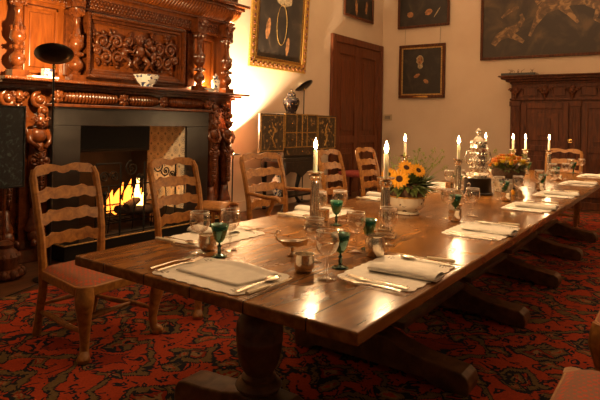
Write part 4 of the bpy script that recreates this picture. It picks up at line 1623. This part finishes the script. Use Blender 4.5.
# left-row chairs face the table (-Y): rotate by PI
for o_ in (CH, AC):
    o_.scale = (1, 1, 0.975)
CH.location = (2.005, 2.93, RUGZ)
CH.rotation_euler = (0, 0, PI + 0.04)
dup(CH, (2.875, 2.92, RUGZ), PI - 0.02, 'oak ladder-back chair in front of the blue tiles, second on the fireplace side', G)
AC.location = (3.99, 2.95, RUGZ)
AC.rotation_euler = (0, 0, PI)
dup(CH, (5.15, 2.93, RUGZ), PI, 'oak ladder-back chair seen behind the nearest candle', G)
dup(CH, (6.02, 2.95, RUGZ), PI, 'oak ladder-back chair before the dark door, farthest on the fireplace side', G)
dup(CH, (8.10, 1.42, RUGZ), PI / 2, 'oak ladder-back chair at the far head of the table before the cupboard', G)
dup(CH, (2.03, 0.075, RUGZ), 0.0, 'chair with red seat cropped by the bottom right corner', G)
dup(CH, (3.18, 0.06, RUGZ), 0.0, 'chair with red seat just showing at the right edge', G)

# ------------------------------------------------------------------ table ware
Z = TZ + 0.001


def candlestick(loc, label, scale=1.0):
    t = thing('candlestick', label, 'candlestick', loc, 0.35, 'tall silver column candlesticks on the table')
    m = MB()
    m.box(-0.055, 0.055, -0.055, 0.055, 0, 0.012)
    m.box(-0.045, 0.045, -0.045, 0.045, 0.012, 0.028)
    m.box(-0.034, 0.034, -0.034, 0.034, 0.028, 0.045)
    m.build('stepped_base', 'silver', t, bevel=0.003)
    m = MB()
    m.lathe([(0.026, 0.045), (0.028, 0.055), (0.025, 0.062), (0.0245, 0.10), (0.0235, 0.18), (0.021, 0.245)], 16)
    for k in range(12):
        a = 2 * PI * k / 12
        m.tube([(0.024 * math.cos(a), 0.024 * math.sin(a), 0.065), (0.0205 * math.cos(a), 0.0205 * math.sin(a), 0.242)], 0.003, 5)
    m.build('column', 'silver', t, smooth='auto')
    m = MB()
    m.lathe([(0.018, 0.245), (0.022, 0.25), (0.020, 0.256), (0.030, 0.272), (0.034, 0.285), (0.028, 0.29)], 16)
    for k in range(8):
        a = 2 * PI * k / 8
        m.ball((0.027 * math.cos(a), 0.027 * math.sin(a), 0.272), 0.008, 6, 5, None, (1, 1, 1.6))
    m.build('capital', 'chased', t, smooth='auto')
    MB().lathe([(0.016, 0.29), (0.040, 0.297), (0.048, 0.306), (0.042, 0.306), (0.016, 0.301), (0.0145, 0.3015)], 24).build('drip_pan', 'silver', t, smooth='auto')
    return t


def candle(loc, label, h=0.125):
    t = thing('candle', label, 'candle', loc, 0, 'lit white candles in the candlesticks')
    MB().lathe([(0.0128, 0.0), (0.0128, h - 0.004), (0.011, h), (0.004, h - 0.003)], 16).build('wax', 'wax', t, smooth='auto')
    MB().tube([(0, 0, h - 0.004), (0.001, 0, h + 0.008)], 0.0012, 5).build('wick', 'soot', t)
    MB().lathe([(0.001, h + 0.004), (0.008, h + 0.012), (0.0115, h + 0.025), (0.0085, h + 0.043), (0.0005, h + 0.068)], 12).build('flame', 'flame', t, smooth=True)
    return t


sticks = [
    (2.54, 1.695, 'nearest the camera', 1.0), (2.545, 1.262, 'left of the sunflowers, in the near pair', 1.0),
    (4.50, 2.05, 'behind the sunflowers', 1.0), (4.44, 1.545, 'just left of the silver cup cover', 1.0),
    (6.90, 2.06, 'just right of the silver cup cover', 1.0), (6.95, 1.745, 'left one of the close pair behind the orange flowers', 1.0),
    (7.10, 1.635, 'right one of the close pair behind the orange flowers', 1.0), (7.15, 1.375, 'farthest right, in front of the head chair', 1.0)]
CS = candlestick((0, 0, 0), 'x')
CA = candle((0, 0, 0), 'x')
index_kids()
for i, (x, y, ph, s) in enumerate(sticks):
    lab = 'silver column candlestick ' + ph
    lac = 'lit white candle ' + ph
    if i == 0:
        CS.location = (x, y, Z)
        CS['label'] = lab
        CA.location = (x, y, Z + 0.302)
        CA['label'] = lac
    else:
        dup(CS, (x, y, Z), 0.35, lab)
        dup(CA, (x, y, Z + 0.302), 0.0, lac)
    light('candle_light', 'POINT', (x, y, Z + 0.302 + 0.175), 12.0, (1.0, 0.62, 0.30), 0.012)


def wine_glass(h=0.180, rb=0.045, mat='glass', name='wine_glass', green=False):
    t = thing(name, 'x', 'glass', (0, 0, 0))
    if not green:
        m = MB()
        m.lathe([(0.004, 0.085), (0.018, 0.090), (0.035, 0.105), (rb, 0.130), (rb * 0.99, 0.155), (rb * 0.92, h), (rb * 0.89, h), (rb * 0.96, 0.155), (rb * 0.97, 0.13), (0.032, 0.107), (0.015, 0.093), (0.001, 0.090)], 24, None, cap=False)
        o = m.build('bowl', mat, t, smooth=True)
        m = MB()
        m.tube([(rb * 0.905 * math.cos(k * PI / 12), rb * 0.905 * math.sin(k * PI / 12), h) for k in range(25)], 0.0014, 6)
        m.build('rim', 'rim_highlight', o, smooth=True)  # thin pale ring standing in for the highlight along the edge
        m = MB()
        m.lathe([(0.001, 0.003), (0.034, 0.0), (0.036, 0.002), (0.012, 0.008), (0.005, 0.02), (0.0045, 0.04), (0.009, 0.052), (0.0045, 0.064), (0.004, 0.085)], 20, None, cap=False)
        m.build('stem', mat, t, smooth=True)
    else:
        m = MB()
        m.lathe([(0.004, 0.058), (0.014, 0.064), (0.022, 0.076), (0.031, 0.104), (0.040, 0.138), (0.038, 0.138), (0.029, 0.104), (0.019, 0.078), (0.010, 0.067), (0.001, 0.064)], 24, None, cap=False)
        m.build('bowl', 'green', t, smooth=True)
        m = MB()
        m.lathe([(0.001, 0.004), (0.032, 0.0), (0.034, 0.002), (0.012, 0.008), (0.006, 0.016), (0.009, 0.026), (0.006, 0.036), (0.010, 0.044), (0.005, 0.052), (0.004, 0.058)], 20, None, cap=False)
        m.build('stem', 'green_dark', t, smooth=True)
    return t


M['green_dark'] = mat_glass('dark_green_glass', (0.01, 0.12, 0.07), (0.7, 1, 0.85), 1.5, 0.6, (0.004, 0.03, 0.018))
WG = wine_glass()
GG = wine_glass(name='green_goblet', green=True)
# silver tumbler
TU = MB().lathe([(0.024, 0.0), (0.034, 0.004), (0.039, 0.018), (0.040, 0.04), (0.039, 0.062), (0.041, 0.068), (0.038, 0.068), (0.037, 0.03), (0.03, 0.010), (0.001, 0.008)], 24, None, cap=False).build('silver_tumbler', 'silver', smooth='auto')
tag(TU, 'x', 'cup', 'small silver tumblers')


# mats, napkins, cutlery — local: diner sits at -y looking to +y
def make_mat(w_=0.46, d_=0.31):
    m = MB()
    n = 72
    ring = []
    for i in range(n):
        a = 2 * PI * i / n
        c, s = math.cos(a), math.sin(a)
        k = 1.0 / max(abs(c), abs(s)) * 0.985 if True else 1
        k = (abs(c) ** 8 + abs(s) ** 8) ** (-1 / 8)
        sc = 0.975 + 0.07 * abs(math.sin(a * 13))
        ring.append((c * k * w_ / 2 * sc, s * k * d_ / 2 * sc))
    m._add([(x, y, 0.0025) for x, y in ring] + [(x, y, 0.0) for x, y in ring], [tuple(range(n))] + [tuple(reversed(range(n, 2 * n)))] + [(i, i + n, (i + 1) % n + n, (i + 1) % n) for i in range(n)])
    # embroidered corner sprigs
    o = m.build('placemat', 'linen', None)
    e = MB()
    for sx in (-1, 1):
        for sy in (-1, 1):
            for k in range(5):
                a = k * 1.2
                e.ball((sx * (w_ / 2 - 0.05) + 0.014 * math.cos(a), sy * (d_ / 2 - 0.04) + 0.012 * math.sin(a), 0.0027), 0.005, 6, 4, None, (1.6, 0.7, 0.15))
    e.build('embroidery', 'embroidery', o)
    return o


M['embroidery'] = mat_plain('embroidery', (0.28, 0.25, 0.20), 0.8)
PM = make_mat()
tag(PM, 'x', 'placemat', 'scalloped white placemats')


def make_napkin(rolled=True):
    m = MB()
    if rolled:
        # flat three-fold roll with soft rounded edge
        def f(u, v):
            a = 2 * PI * u
            x = -0.135 + 0.27 * v
            r = 1 + 0.07 * math.sin(v * 9 + 1)
            return (0.048 * math.cos(a) * r + 0.008 * math.sin(v * 5), x, 0.013 + 0.014 * math.sin(a) * (1 if math.sin(a) > 0 else 0.9) * r)
        m.grid(f, 20, 14)
        m.box(-0.040, 0.052, -0.137, 0.133, 0.0035, 0.012)
    else:
        def f2(u, v):
            x = -0.16 + 0.32 * u
            y = -0.10 + 0.19 * v
            return (x + 0.03 * v, y, 0.004 + 0.012 * v * abs(math.sin(PI * u)) + 0.010 * math.exp(-((v - 0.95) / 0.07) ** 2))
        m.grid(f2, 16, 12)
    o = m.build('napkin', 'linen', None, smooth='auto' if rolled else True, solid=0.0 if rolled else 0.005)
    return o


NR = make_napkin(True)
tag(NR, 'x', 'napkin', 'folded white napkins')
NF = make_napkin(False)
tag(NF, 'x', 'napkin', 'folded white napkins')


def make_fork():
    m = MB()
    m.tube([(0, -0.10, 0.003), (0, -0.085, 0.004), (0, 0.0, 0.006), (0, 0.025, 0.005)], [0.009, 0.008, 0.0035, 0.0035], 8, None, 0.35)
    m.tube([(0, 0.02, 0.005), (0, 0.045, 0.003), (0, 0.055, 0.004)], [0.004, 0.011, 0.011], 8, None, 0.2)
    for k in range(4):
        x = -0.0085 + k * 0.00567
        m.tube([(x, 0.05, 0.004), (x, 0.075, 0.005), (x * 0.9, 0.10, 0.009)], [0.0018, 0.0016, 0.001], 5)
    return m.build('fork', 'silver', None, smooth='auto')


def make_knife():
    m = MB()
    m.prism([(-0.005, 0.0), (0.008, 0.0), (0.0085, 0.09), (0.003, 0.115), (-0.005, 0.12)], 0.002, 0.004, 'xy')
    o = m.build('knife', 'silver', None)
    h = MB()
    h.tube([(0, -0.10, 0.007), (0, -0.09, 0.007), (0, -0.05, 0.007), (0, 0.0, 0.006)], [0.008, 0.0095, 0.0085, 0.006], 8, None, 0.7)
    h.build('handle', 'ivory', o, smooth='auto', label='pale ivory handle')
    return o


M['ivory'] = mat_plain('ivory', (0.72, 0.60, 0.40), 0.35, noise=0.08)


def make_spoon():
    m = MB()
    m.tube([(0, -0.10, 0.004), (0, -0.085, 0.004), (0, 0.0, 0.007), (0, 0.03, 0.006)], [0.008, 0.0075, 0.003, 0.003], 8, None, 0.35)
    m.ball((0, 0.058, 0.007), 1, 12, 8, None, (0.019, 0.032, 0.006))
    return m.build('spoon', 'silver', None, smooth='auto')


FK, KN, SP = make_fork(), make_knife(), make_spoon()
for o_ in [FK, KN, SP]:
    o_.scale = (1.2, 1.2, 1.2)
tag(FK, 'x', 'fork', 'silver dinner forks')
tag(KN, 'x', 'knife', 'dinner knives')
tag(SP, 'x', 'spoon', 'silver spoons')
index_kids()
used = set()


def put(proto, loc, rz, label):
    if proto.name not in used:
        used.add(proto.name)
        proto.location = loc
        proto.rotation_euler = (0, 0, rz)
        proto['label'] = label
        return proto
    return dup(proto, loc, rz, label)


for p_ in (WG, GG):
    p_['group'] = 'clear wine glasses on the table' if p_ is WG else 'green stemmed goblets on the table'

rj = random.Random(21)


def setting(cx_, cy_, rz, where, rolled=True, flat=False, nap_off=(-0.03, -0.045)):
    R = rotz(rz)

    def W(x, y, z=0.0):
        v = R @ Vector((x, y, 0))
        return (cx_ + v.x, cy_ + v.y, Z + z)
    put(PM, W(0, 0), rz, 'scalloped white placemat ' + where)
    j = rj.uniform(-0.05, 0.05)
    put(NR if rolled else NF, W(*nap_off, 0.003), rz + j, 'folded white napkin ' + where)
    put(FK, W(-0.252, -0.01, 0.004), rz + rj.uniform(-0.06, 0.06), 'outer silver fork ' + where)
    put(FK, W(-0.205, -0.015, 0.004), rz + rj.uniform(-0.05, 0.05), 'inner silver fork ' + where)
    put(KN, W(0.252, -0.02, 0.004), rz + rj.uniform(-0.05, 0.05), 'ivory handled knife ' + where)
    put(SP, W(0.205, -0.02, 0.004), rz + rj.uniform(-0.05, 0.05), 'silver spoon ' + where)


setting(1.515, 1.43, -PI / 2, 'at the near end of the table', rolled=False, nap_off=(0.0, 0.02))
ordn = ['nearest', 'second', 'third', 'fourth', 'fifth', 'farthest']
RS = [1.985, 3.06, 4.20, 5.15, 6.30, 7.42]
LS = [2.00, 2.95, 3.93, 5.05, 6.10, 7.15]
for i, c in enumerate(RS):
    setting(c, 0.925, 0.0, 'at the %s place on the right side' % ordn[i])
for i, c in enumerate(LS):
    setting(c, 1.93, PI, 'at the %s place on the fireplace side' % ordn[i])

for i, c in enumerate(RS):
    wh = 'at the %s place on the right side' % ordn[i]
    if i == 0:
        put(WG, (2.158, 1.215, Z), 0, 'clear wine glass, left one of two, ' + wh)
        put(WG, (2.385, 1.165, Z), 0, 'clear wine glass, right one of two, ' + wh)
        put(GG, (2.252, 1.20, Z), 0, 'green goblet ' + wh)
    else:
        yo = 0.10 if i == 3 else 0.0
        put(WG, (c + 0.27, 1.22 - yo, Z), 0, 'clear wine glass, left one of two, ' + wh)
        put(WG, (c + 0.44, 1.12 - yo, Z), 0, 'clear wine glass, right one of two, ' + wh)
        put(GG, (c + 0.348, 1.20 - yo * 0.9, Z), 0, 'green goblet ' + wh)
        if c < 7:
            put(TU, (c + 0.20, 1.15 - yo * 0.5, Z), 0, 'small silver tumbler ' + wh)
for i, c in enumerate(LS):
    wh = 'at the %s place on the fireplace side' % ordn[i]
    c += 0.36 if i == 5 else 0.0
    put(WG, (c - 0.30, 1.735, Z), 0, 'clear wine glass, near one of two, ' + wh)
    put(WG, (c - 0.17, 1.675, Z), 0, 'clear wine glass, far one of two, ' + wh)
    put(GG, (c - 0.29, 1.625 + (0.03 if i == 3 else 0), Z), 0, 'green goblet ' + wh)
    put(TU, (c - 0.23, 1.755, Z), 0, 'small silver tumbler ' + wh)
put(WG, (1.905, 1.270, Z), 0, 'clear wine glass beside the silver sauce boat')
put(WG, (1.715, 1.085, Z), 0, 'clear wine glass before the green goblet at the near end of the table')
put(GG, (1.887, 1.130, Z), 0, 'green goblet at the near end, right of the sauce boat')
put(TU, (1.755, 1.215, Z), 0, 'small silver tumbler in front of the sauce boat')

# silver beaker
m = MB()
m.lathe([(0.036, 0.0), (0.040, 0.004), (0.043, 0.03), (0.044, 0.07), (0.040, 0.085), (0.041, 0.09), (0.037, 0.09), (0.034, 0.02), (0.001, 0.01)], 28, None, cap=False)
tag(m.build('silver_beaker', 'silver', None, loc=(2.155, 1.115, Z), smooth='auto'), 'large plain silver beaker by the nearest right-hand napkin', 'cup')

# sauce boat
t = thing('sauce_boat', 'small silver sauce boat with scroll handle near the table end', 'sauce boat', (1.93, 1.40, Z), -0.95)
t.scale = (0.85, 0.85, 0.85)
m = MB()


def boat(u, v):
    a = 2 * PI * u
    k = [0.1, 0.6, 0.9, 1.0, 0.93, 0.5, 0.05][int(v * 6 + 0.01)]
    zz = [0.040, 0.043, 0.055, 0.075, 0.073, 0.05, 0.046][int(v * 6 + 0.01)]
    x = 0.062 * k * math.cos(a)
    y = 0.032 * k * math.sin(a)
    lip = max(0, math.cos(a)) ** 3
    return (x + 0.02 * lip * (k > 0.8), y, zz + (0.012 * lip if zz > 0.06 else 0))


m.grid(boat, 28, 6)
m.lathe([(0.026, 0.0), (0.028, 0.004), (0.010, 0.014), (0.008, 0.03), (0.016, 0.044)], 18)
m.build('bowl', 'silver', t, smooth='auto')
MB().tube([(-0.055, 0, 0.065), (-0.078, 0, 0.078), (-0.088, 0, 0.105), (-0.078, 0, 0.128), (-0.062, 0, 0.122), (-0.06, 0, 0.108)], [0.005, 0.005, 0.005, 0.0045, 0.004, 0.003], 8).build('handle', 'silver', t, smooth=True)

# silver coaster beside the second candlestick
t = tag(MB().lathe([(0.02, 0.0), (0.045, 0.001), (0.048, 0.010), (0.046, 0.010), (0.043, 0.004), (0.001, 0.003)], 6, rotz(0.3), cap=False).build('silver_coaster', 'silver', None, loc=(2.66, 1.36, Z)),
        'small angular silver dish between candlestick and sunflower bowl', 'dish')


# flower centrepieces
def leaf_shape(mb, base, tip, w_, curl=0.01):
    b_, t_ = Vector(base), Vector(tip)
    d_ = t_ - b_
    side = d_.cross(Vector((0, 0, 1)))
    if side.length < 1e-4:
        side = Vector((1, 0, 0))
    side.normalize()
    n = side.cross(d_).normalized()
    pr = [(0, 0.05), (0.25, 0.8), (0.5, 1.0), (0.75, 0.65), (1, 0.03)]
    v, f = [], []
    for s, k in pr:
        c = b_ + d_ * s + n * curl * math.sin(PI * s)
        v += [c - side * w_ * k, c + n * w_ * 0.25 * k, c + side * w_ * k]
    for i in range(4):
        a = i * 3
        f += [(a, a + 3, a + 4, a + 1), (a + 1, a + 4, a + 5, a + 2)]
    mb._add(v, f)


def sunflower(par, c, nrm, r, label=None):
    n = Vector(nrm).normalized()
    q = n.to_track_quat('Z', 'Y').to_matrix().to_4x4()
    mt = T3(*c) @ q
    m = MB()
    for ring_, (k, rr, zz) in enumerate(((15, 1.0, 0.0), (13, 0.86, 0.004))):
        for i in range(k):
            a = 2 * PI * (i + 0.5 * ring_) / k
            base = mt @ Vector((0.3 * r * math.cos(a), 0.3 * r * math.sin(a), zz))
            tip = mt @ Vector((rr * r * math.cos(a), rr * r * math.sin(a), zz + 0.004))
            sd = mt.to_3x3() @ Vector((-math.sin(a), math.cos(a), 0))
            v, f = [], []
            for s, w_ in ((0, 0.06), (0.35, 0.15), (0.7, 0.13), (1, 0.02)):
                cpt = base + (tip - base) * s
                v += [cpt - sd * w_ * r, cpt + n * 0.003, cpt + sd * w_ * r]
            for j in range(3):
                f += [(3 * j, 3 * j + 3, 3 * j + 4, 3 * j + 1), (3 * j + 1, 3 * j + 4, 3 * j + 5, 3 * j + 2)]
            m._add(v, f)
    fl = m.build('flower_petals', 'petal', par, solid=0.001)
    MB().lathe([(0.001, -0.01), (r * 0.34, 0.0), (r * 0.34, 0.006), (r * 0.2, 0.010), (0.001, 0.008)], 16, mt, cap=False).build('seed_head', 'seed', fl, smooth=True)
    return fl


t = thing('sunflower_centrepiece', 'patterned cream bowl of sunflowers and greenery in the middle of the table', 'flower arrangement', (3.32, 1.49, Z), 0)
m = MB()
m.lathe([(0.075, 0.0), (0.08, 0.004), (0.078, 0.014), (0.068, 0.018), (0.095, 0.035), (0.113, 0.065), (0.115, 0.10), (0.118, 0.112), (0.110, 0.112), (0.10, 0.06), (0.001, 0.03)], 32, None, cap=False)
m.build('bowl', 'floral', t, smooth='auto')
MB().lathe([(0.112, 0.109), (0.121, 0.111), (0.121, 0.118), (0.112, 0.118), (0.110, 0.11)], 32, None, cap=False).build('gilt_rim', 'gilt', t, smooth=True)
MB().lathe([(0.10, 0.08), (0.115, 0.12), (0.122, 0.15), (0.11, 0.18), (0.08, 0.21), (0.001, 0.225)], 20, None, cap=False).build('moss_ball', 'basket', t, smooth=True, label='dark mass of moss and stems')
toward = (-fwd.x, -fwd.y, 0.35)


def CV(r_, u_, d_):
    """offset to the camera's right, up, and towards the camera"""
    return (right.x * r_ - fwd.x * d_, right.y * r_ - fwd.y * d_, u_)


sunflower(t, CV(-0.075, 0.235, 0.11), (toward[0] - 0.1, toward[1], 0.25), 0.066)
sunflower(t, CV(-0.02, 0.30, 0.05), (toward[0], toward[1] - 0.2, 0.9), 0.058)
sunflower(t, CV(0.055, 0.285, 0.06), (toward[0] + 0.2, toward[1] - 0.3, 0.7), 0.052)
sunflower(t, CV(-0.125, 0.25, 0.0), (toward[0] - 0.6, toward[1] + 0.3, 0.4), 0.05)
rng = random.Random(4)
m = MB()
for i in range(260):
    a = rng.uniform(0, 2 * PI)
    el = rng.uniform(-0.25, 1.25)
    r0, r1 = 0.06, rng.uniform(0.13, 0.20)
    z0 = 0.15
    bpt = (r0 * math.cos(a), r0 * math.sin(a), z0 + 0.03)
    tp = (r1 * math.cos(a) * math.cos(el) * 1.0, r1 * math.sin(a) * math.cos(el), z0 + r1 * math.sin(el) * 0.75)
    leaf_shape(m, bpt, tp, rng.uniform(0.010, 0.020))
for i in range(46):
    a = rng.uniform(-0.5, 0.5)
    e = CV(rng.uniform(0.10, 0.225), rng.uniform(0.12, 0.27), rng.uniform(-0.06, 0.1))
    leaf_shape(m, CV(0.05, 0.16, 0.02), e, 0.016)
m.build('foliage', 'leaf', t)
m = MB()
for i in range(48):
    e = Vector(CV(rng.uniform(-0.15, 0.24), rng.uniform(0.28, 0.42) - 0.0, rng.uniform(-0.1, 0.06)))
    if e.z > 0.36 and rng.random() < 0.5:
        e.z -= 0.07
    s_ = Vector((e.x * 0.4, e.y * 0.4, 0.18))
    m.tube([s_, (s_ + e) / 2 + Vector((0, 0, 0.02)), e], [0.0015, 0.0012, 0.001], 4)
    for k in range(5):
        q = e + Vector((rng.uniform(-0.018, 0.018), rng.uniform(-0.018, 0.018), rng.uniform(-0.02, 0.012)))
        leaf_shape(m, e, q, 0.005)
m.build('sprigs', 'leaf_pale', t, label='pale green sprigs')

t = thing('orange_centrepiece', 'low basket of orange and yellow flowers beyond the silver cup cover', 'flower arrangement', (5.42, 1.40, Z), 0)
m = MB()
m.lathe([(0.09, 0.0), (0.095, 0.005), (0.085, 0.015), (0.12, 0.04), (0.135, 0.09), (0.125, 0.09), (0.10, 0.03), (0.001, 0.02)], 28, None, cap=False)
m.build('bowl', 'blue_white', t, smooth='auto')
MB().lathe([(0.12, 0.09), (0.145, 0.11), (0.155, 0.14), (0.145, 0.18), (0.11, 0.21), (0.001, 0.23)], 20, None, cap=False).build('basket', 'basket', t, smooth=True)
m = MB()
y_ = MB()
for i in range(48):
    a = rng.uniform(0, 2 * PI)
    rr = rng.uniform(0.02, 0.18)
    cpt = (rr * math.cos(a), rr * math.sin(a), 0.185 + 0.105 * (1 - (rr / 0.19) ** 2) + rng.uniform(0, 0.02))
    tgt = y_ if i % 3 == 0 else m
    R_ = rng.uniform(0.024, 0.036)
    tgt.ball(cpt, R_ * 0.7, 8, 5, None, (1, 1, 0.7))
    for k in range(8):
        b_ = 2 * PI * k / 8
        leaf_shape(tgt, cpt, (cpt[0] + R_ * 1.3 * math.cos(b_), cpt[1] + R_ * 1.3 * math.sin(b_), cpt[2] + 0.012), R_ * 0.4)
m.build('orange_flowers', 'marigold', t)
y_.build('yellow_flowers', 'yellow', t)
m = MB()
for i in range(80):
    a = rng.uniform(0, 2 * PI)
    leaf_shape(m, (0.12 * math.cos(a), 0.12 * math.sin(a), 0.17), (rng.uniform(0.17, 0.23) * math.cos(a), rng.uniform(0.17, 0.23) * math.sin(a), rng.uniform(0.14, 0.27)), 0.012)
m.build('foliage', 'leaf', t)
m = MB()
for i in range(20):
    a = rng.uniform(0, 2 * PI)
    R_ = rng.uniform(0.08, 0.27)
    e = Vector((R_ * math.cos(a), R_ * math.sin(a), rng.uniform(0.24, 0.36)))
    m.tube([(e.x * 0.4, e.y * 0.4, 0.18), e * 0.75, e], [0.0018, 0.0014, 0.001], 4)
    for k in range(5):
        leaf_shape(m, e, e + Vector((rng.uniform(-0.022, 0.022), rng.uniform(-0.022, 0.022), rng.uniform(-0.02, 0.015))), 0.006)
m.build('sprigs', 'leaf_pale', t, label='pale green sprigs')

# silver cup with cover on a dark plinth
t = thing('silver_cup_cover', 'large embossed silver cup and cover standing on a dark round plinth', 'silver cup', (4.70, 1.465, Z + 0.151), 0)
m = MB()
m.lathe([(0.095, 0.0), (0.097, 0.012), (0.085, 0.02), (0.078, 0.03), (0.07, 0.035), (0.074, 0.05), (0.076, 0.12), (0.074, 0.20), (0.075, 0.235), (0.079, 0.24)], 32)
for k in range(14):
    a = 2 * PI * k / 14
    for z in (0.07, 0.13, 0.19):
        m.ball((0.073 * math.cos(a + z * 4), 0.073 * math.sin(a + z * 4), z), 0.011, 8, 6, None, (1, 1, 1.5))
    m.ball((0.092 * math.cos(a), 0.092 * math.sin(a), 0.016), 0.013, 8, 5)
m.build('body', 'chased', t, smooth='auto')
m = MB()
m.lathe([(0.080, 0.241), (0.076, 0.255), (0.068, 0.285), (0.05, 0.315), (0.028, 0.335), (0.014, 0.345), (0.012, 0.352), (0.026, 0.362), (0.030, 0.378), (0.022, 0.395), (0.008, 0.405), (0.001, 0.41)], 28)
for k in range(10):
    a = 2 * PI * k / 10
    m.ball((0.064 * math.cos(a), 0.064 * math.sin(a), 0.285), 0.015, 8, 6, None, (1, 1, 1.4))
m.build('cover', 'chased', t, smooth='auto')
m = MB()
for s in (-1, 1):
    m.tube([CV(s * 0.076, 0.10, 0), CV(s * 0.105, 0.11, 0), CV(s * 0.12, 0.16, 0), CV(s * 0.105, 0.21, 0), CV(s * 0.078, 0.215, 0)], [0.006, 0.007, 0.007, 0.007, 0.006], 8)
m.build('handle', 'chased', t, smooth=True)
t.scale = (0.92, 0.92, 1.0)
t = thing('round_plinth', 'dark round plinth with silver top band under the silver cup', 'plinth', (4.70, 1.465, Z), 0)
MB().lathe([(0.125, 0.0), (0.127, 0.012), (0.115, 0.02), (0.112, 0.13), (0.118, 0.137)], 36).build('drum', 'black', t, smooth='auto')
MB().lathe([(0.119, 0.1375), (0.124, 0.141), (0.122, 0.150), (0.11, 0.150)], 36).build('silver_band', 'silver', t, smooth='auto')


def decanter(loc, label):
    t = thing('decanter', label, 'decanter', loc)
    m = MB()
    m.lathe([(0.03, 0.0), (0.034, 0.003), (0.036, 0.02), (0.034, 0.06), (0.012, 0.085), (0.010, 0.11), (0.016, 0.114)], 20)
    m.build('bottle', 'glass', t, smooth='auto')
    m = MB()
    m.lathe([(0.007, 0.114), (0.008, 0.12), (0.015, 0.13), (0.015, 0.14), (0.004, 0.15)], 12)
    m.build('stopper', 'glass', t, smooth='auto')


decanter((4.12, 1.35, Z), 'small glass decanter with stopper in front of the dark plinth')
# cream box with pattern, and lantern-like glass holder
t = thing('porcelain_stand', 'cream patterned porcelain box under the orange flowers', 'box', (5.0, 1.33, Z), 0.6)
MB().box(-0.09, 0.09, -0.05, 0.05, 0, 0.085).build('box_body', 'floral', t, bevel=0.006)
t = thing('glass_lantern', 'small square glass holder with amber light before the orange flowers', 'candle holder', (4.80, 1.20, Z), 0.4)
m = MB()
for sx in (-1, 1):
    for sy in (-1, 1):
        m.box(sx * 0.033 - 0.004, sx * 0.033 + 0.004, sy * 0.033 - 0.004, sy * 0.033 + 0.004, 0, 0.09)
m.box(-0.037, 0.037, -0.037, 0.037, 0, 0.006)
m.box(-0.037, 0.037, -0.037, -0.030, 0.084, 0.09)
m.box(-0.037, 0.037, 0.030, 0.037, 0.084, 0.09)
m.build('frame', 'silver', t)
MB().lathe([(0.015, 0.007), (0.015, 0.035), (0.004, 0.05)], 12).build('amber_candle', 'petal', t, smooth='auto')
# extra small silver: salts along the middle
SA = thing('salt_cellar', 'x', 'salt cellar', (0, 0, 0), 0, 'silver salt cellars along the table')
MB().lathe([(0.022, 0), (0.024, 0.004), (0.012, 0.010), (0.024, 0.022), (0.030, 0.034), (0.027, 0.034), (0.018, 0.022), (0.001, 0.018)], 18, None, cap=False).build('bowl', 'silver', SA, smooth='auto')
index_kids()
for i, (x, y, ph) in enumerate(((2.42, 1.45, 'between the two nearest candlesticks'), (3.75, 1.30, 'just beyond the sunflower bowl'), (5.75, 1.35, 'beyond the orange flowers'), (6.6, 1.35, 'before the farthest candlestick'))):
    put(SA, (x, y, Z), 0, 'small round silver salt cellar ' + ph)
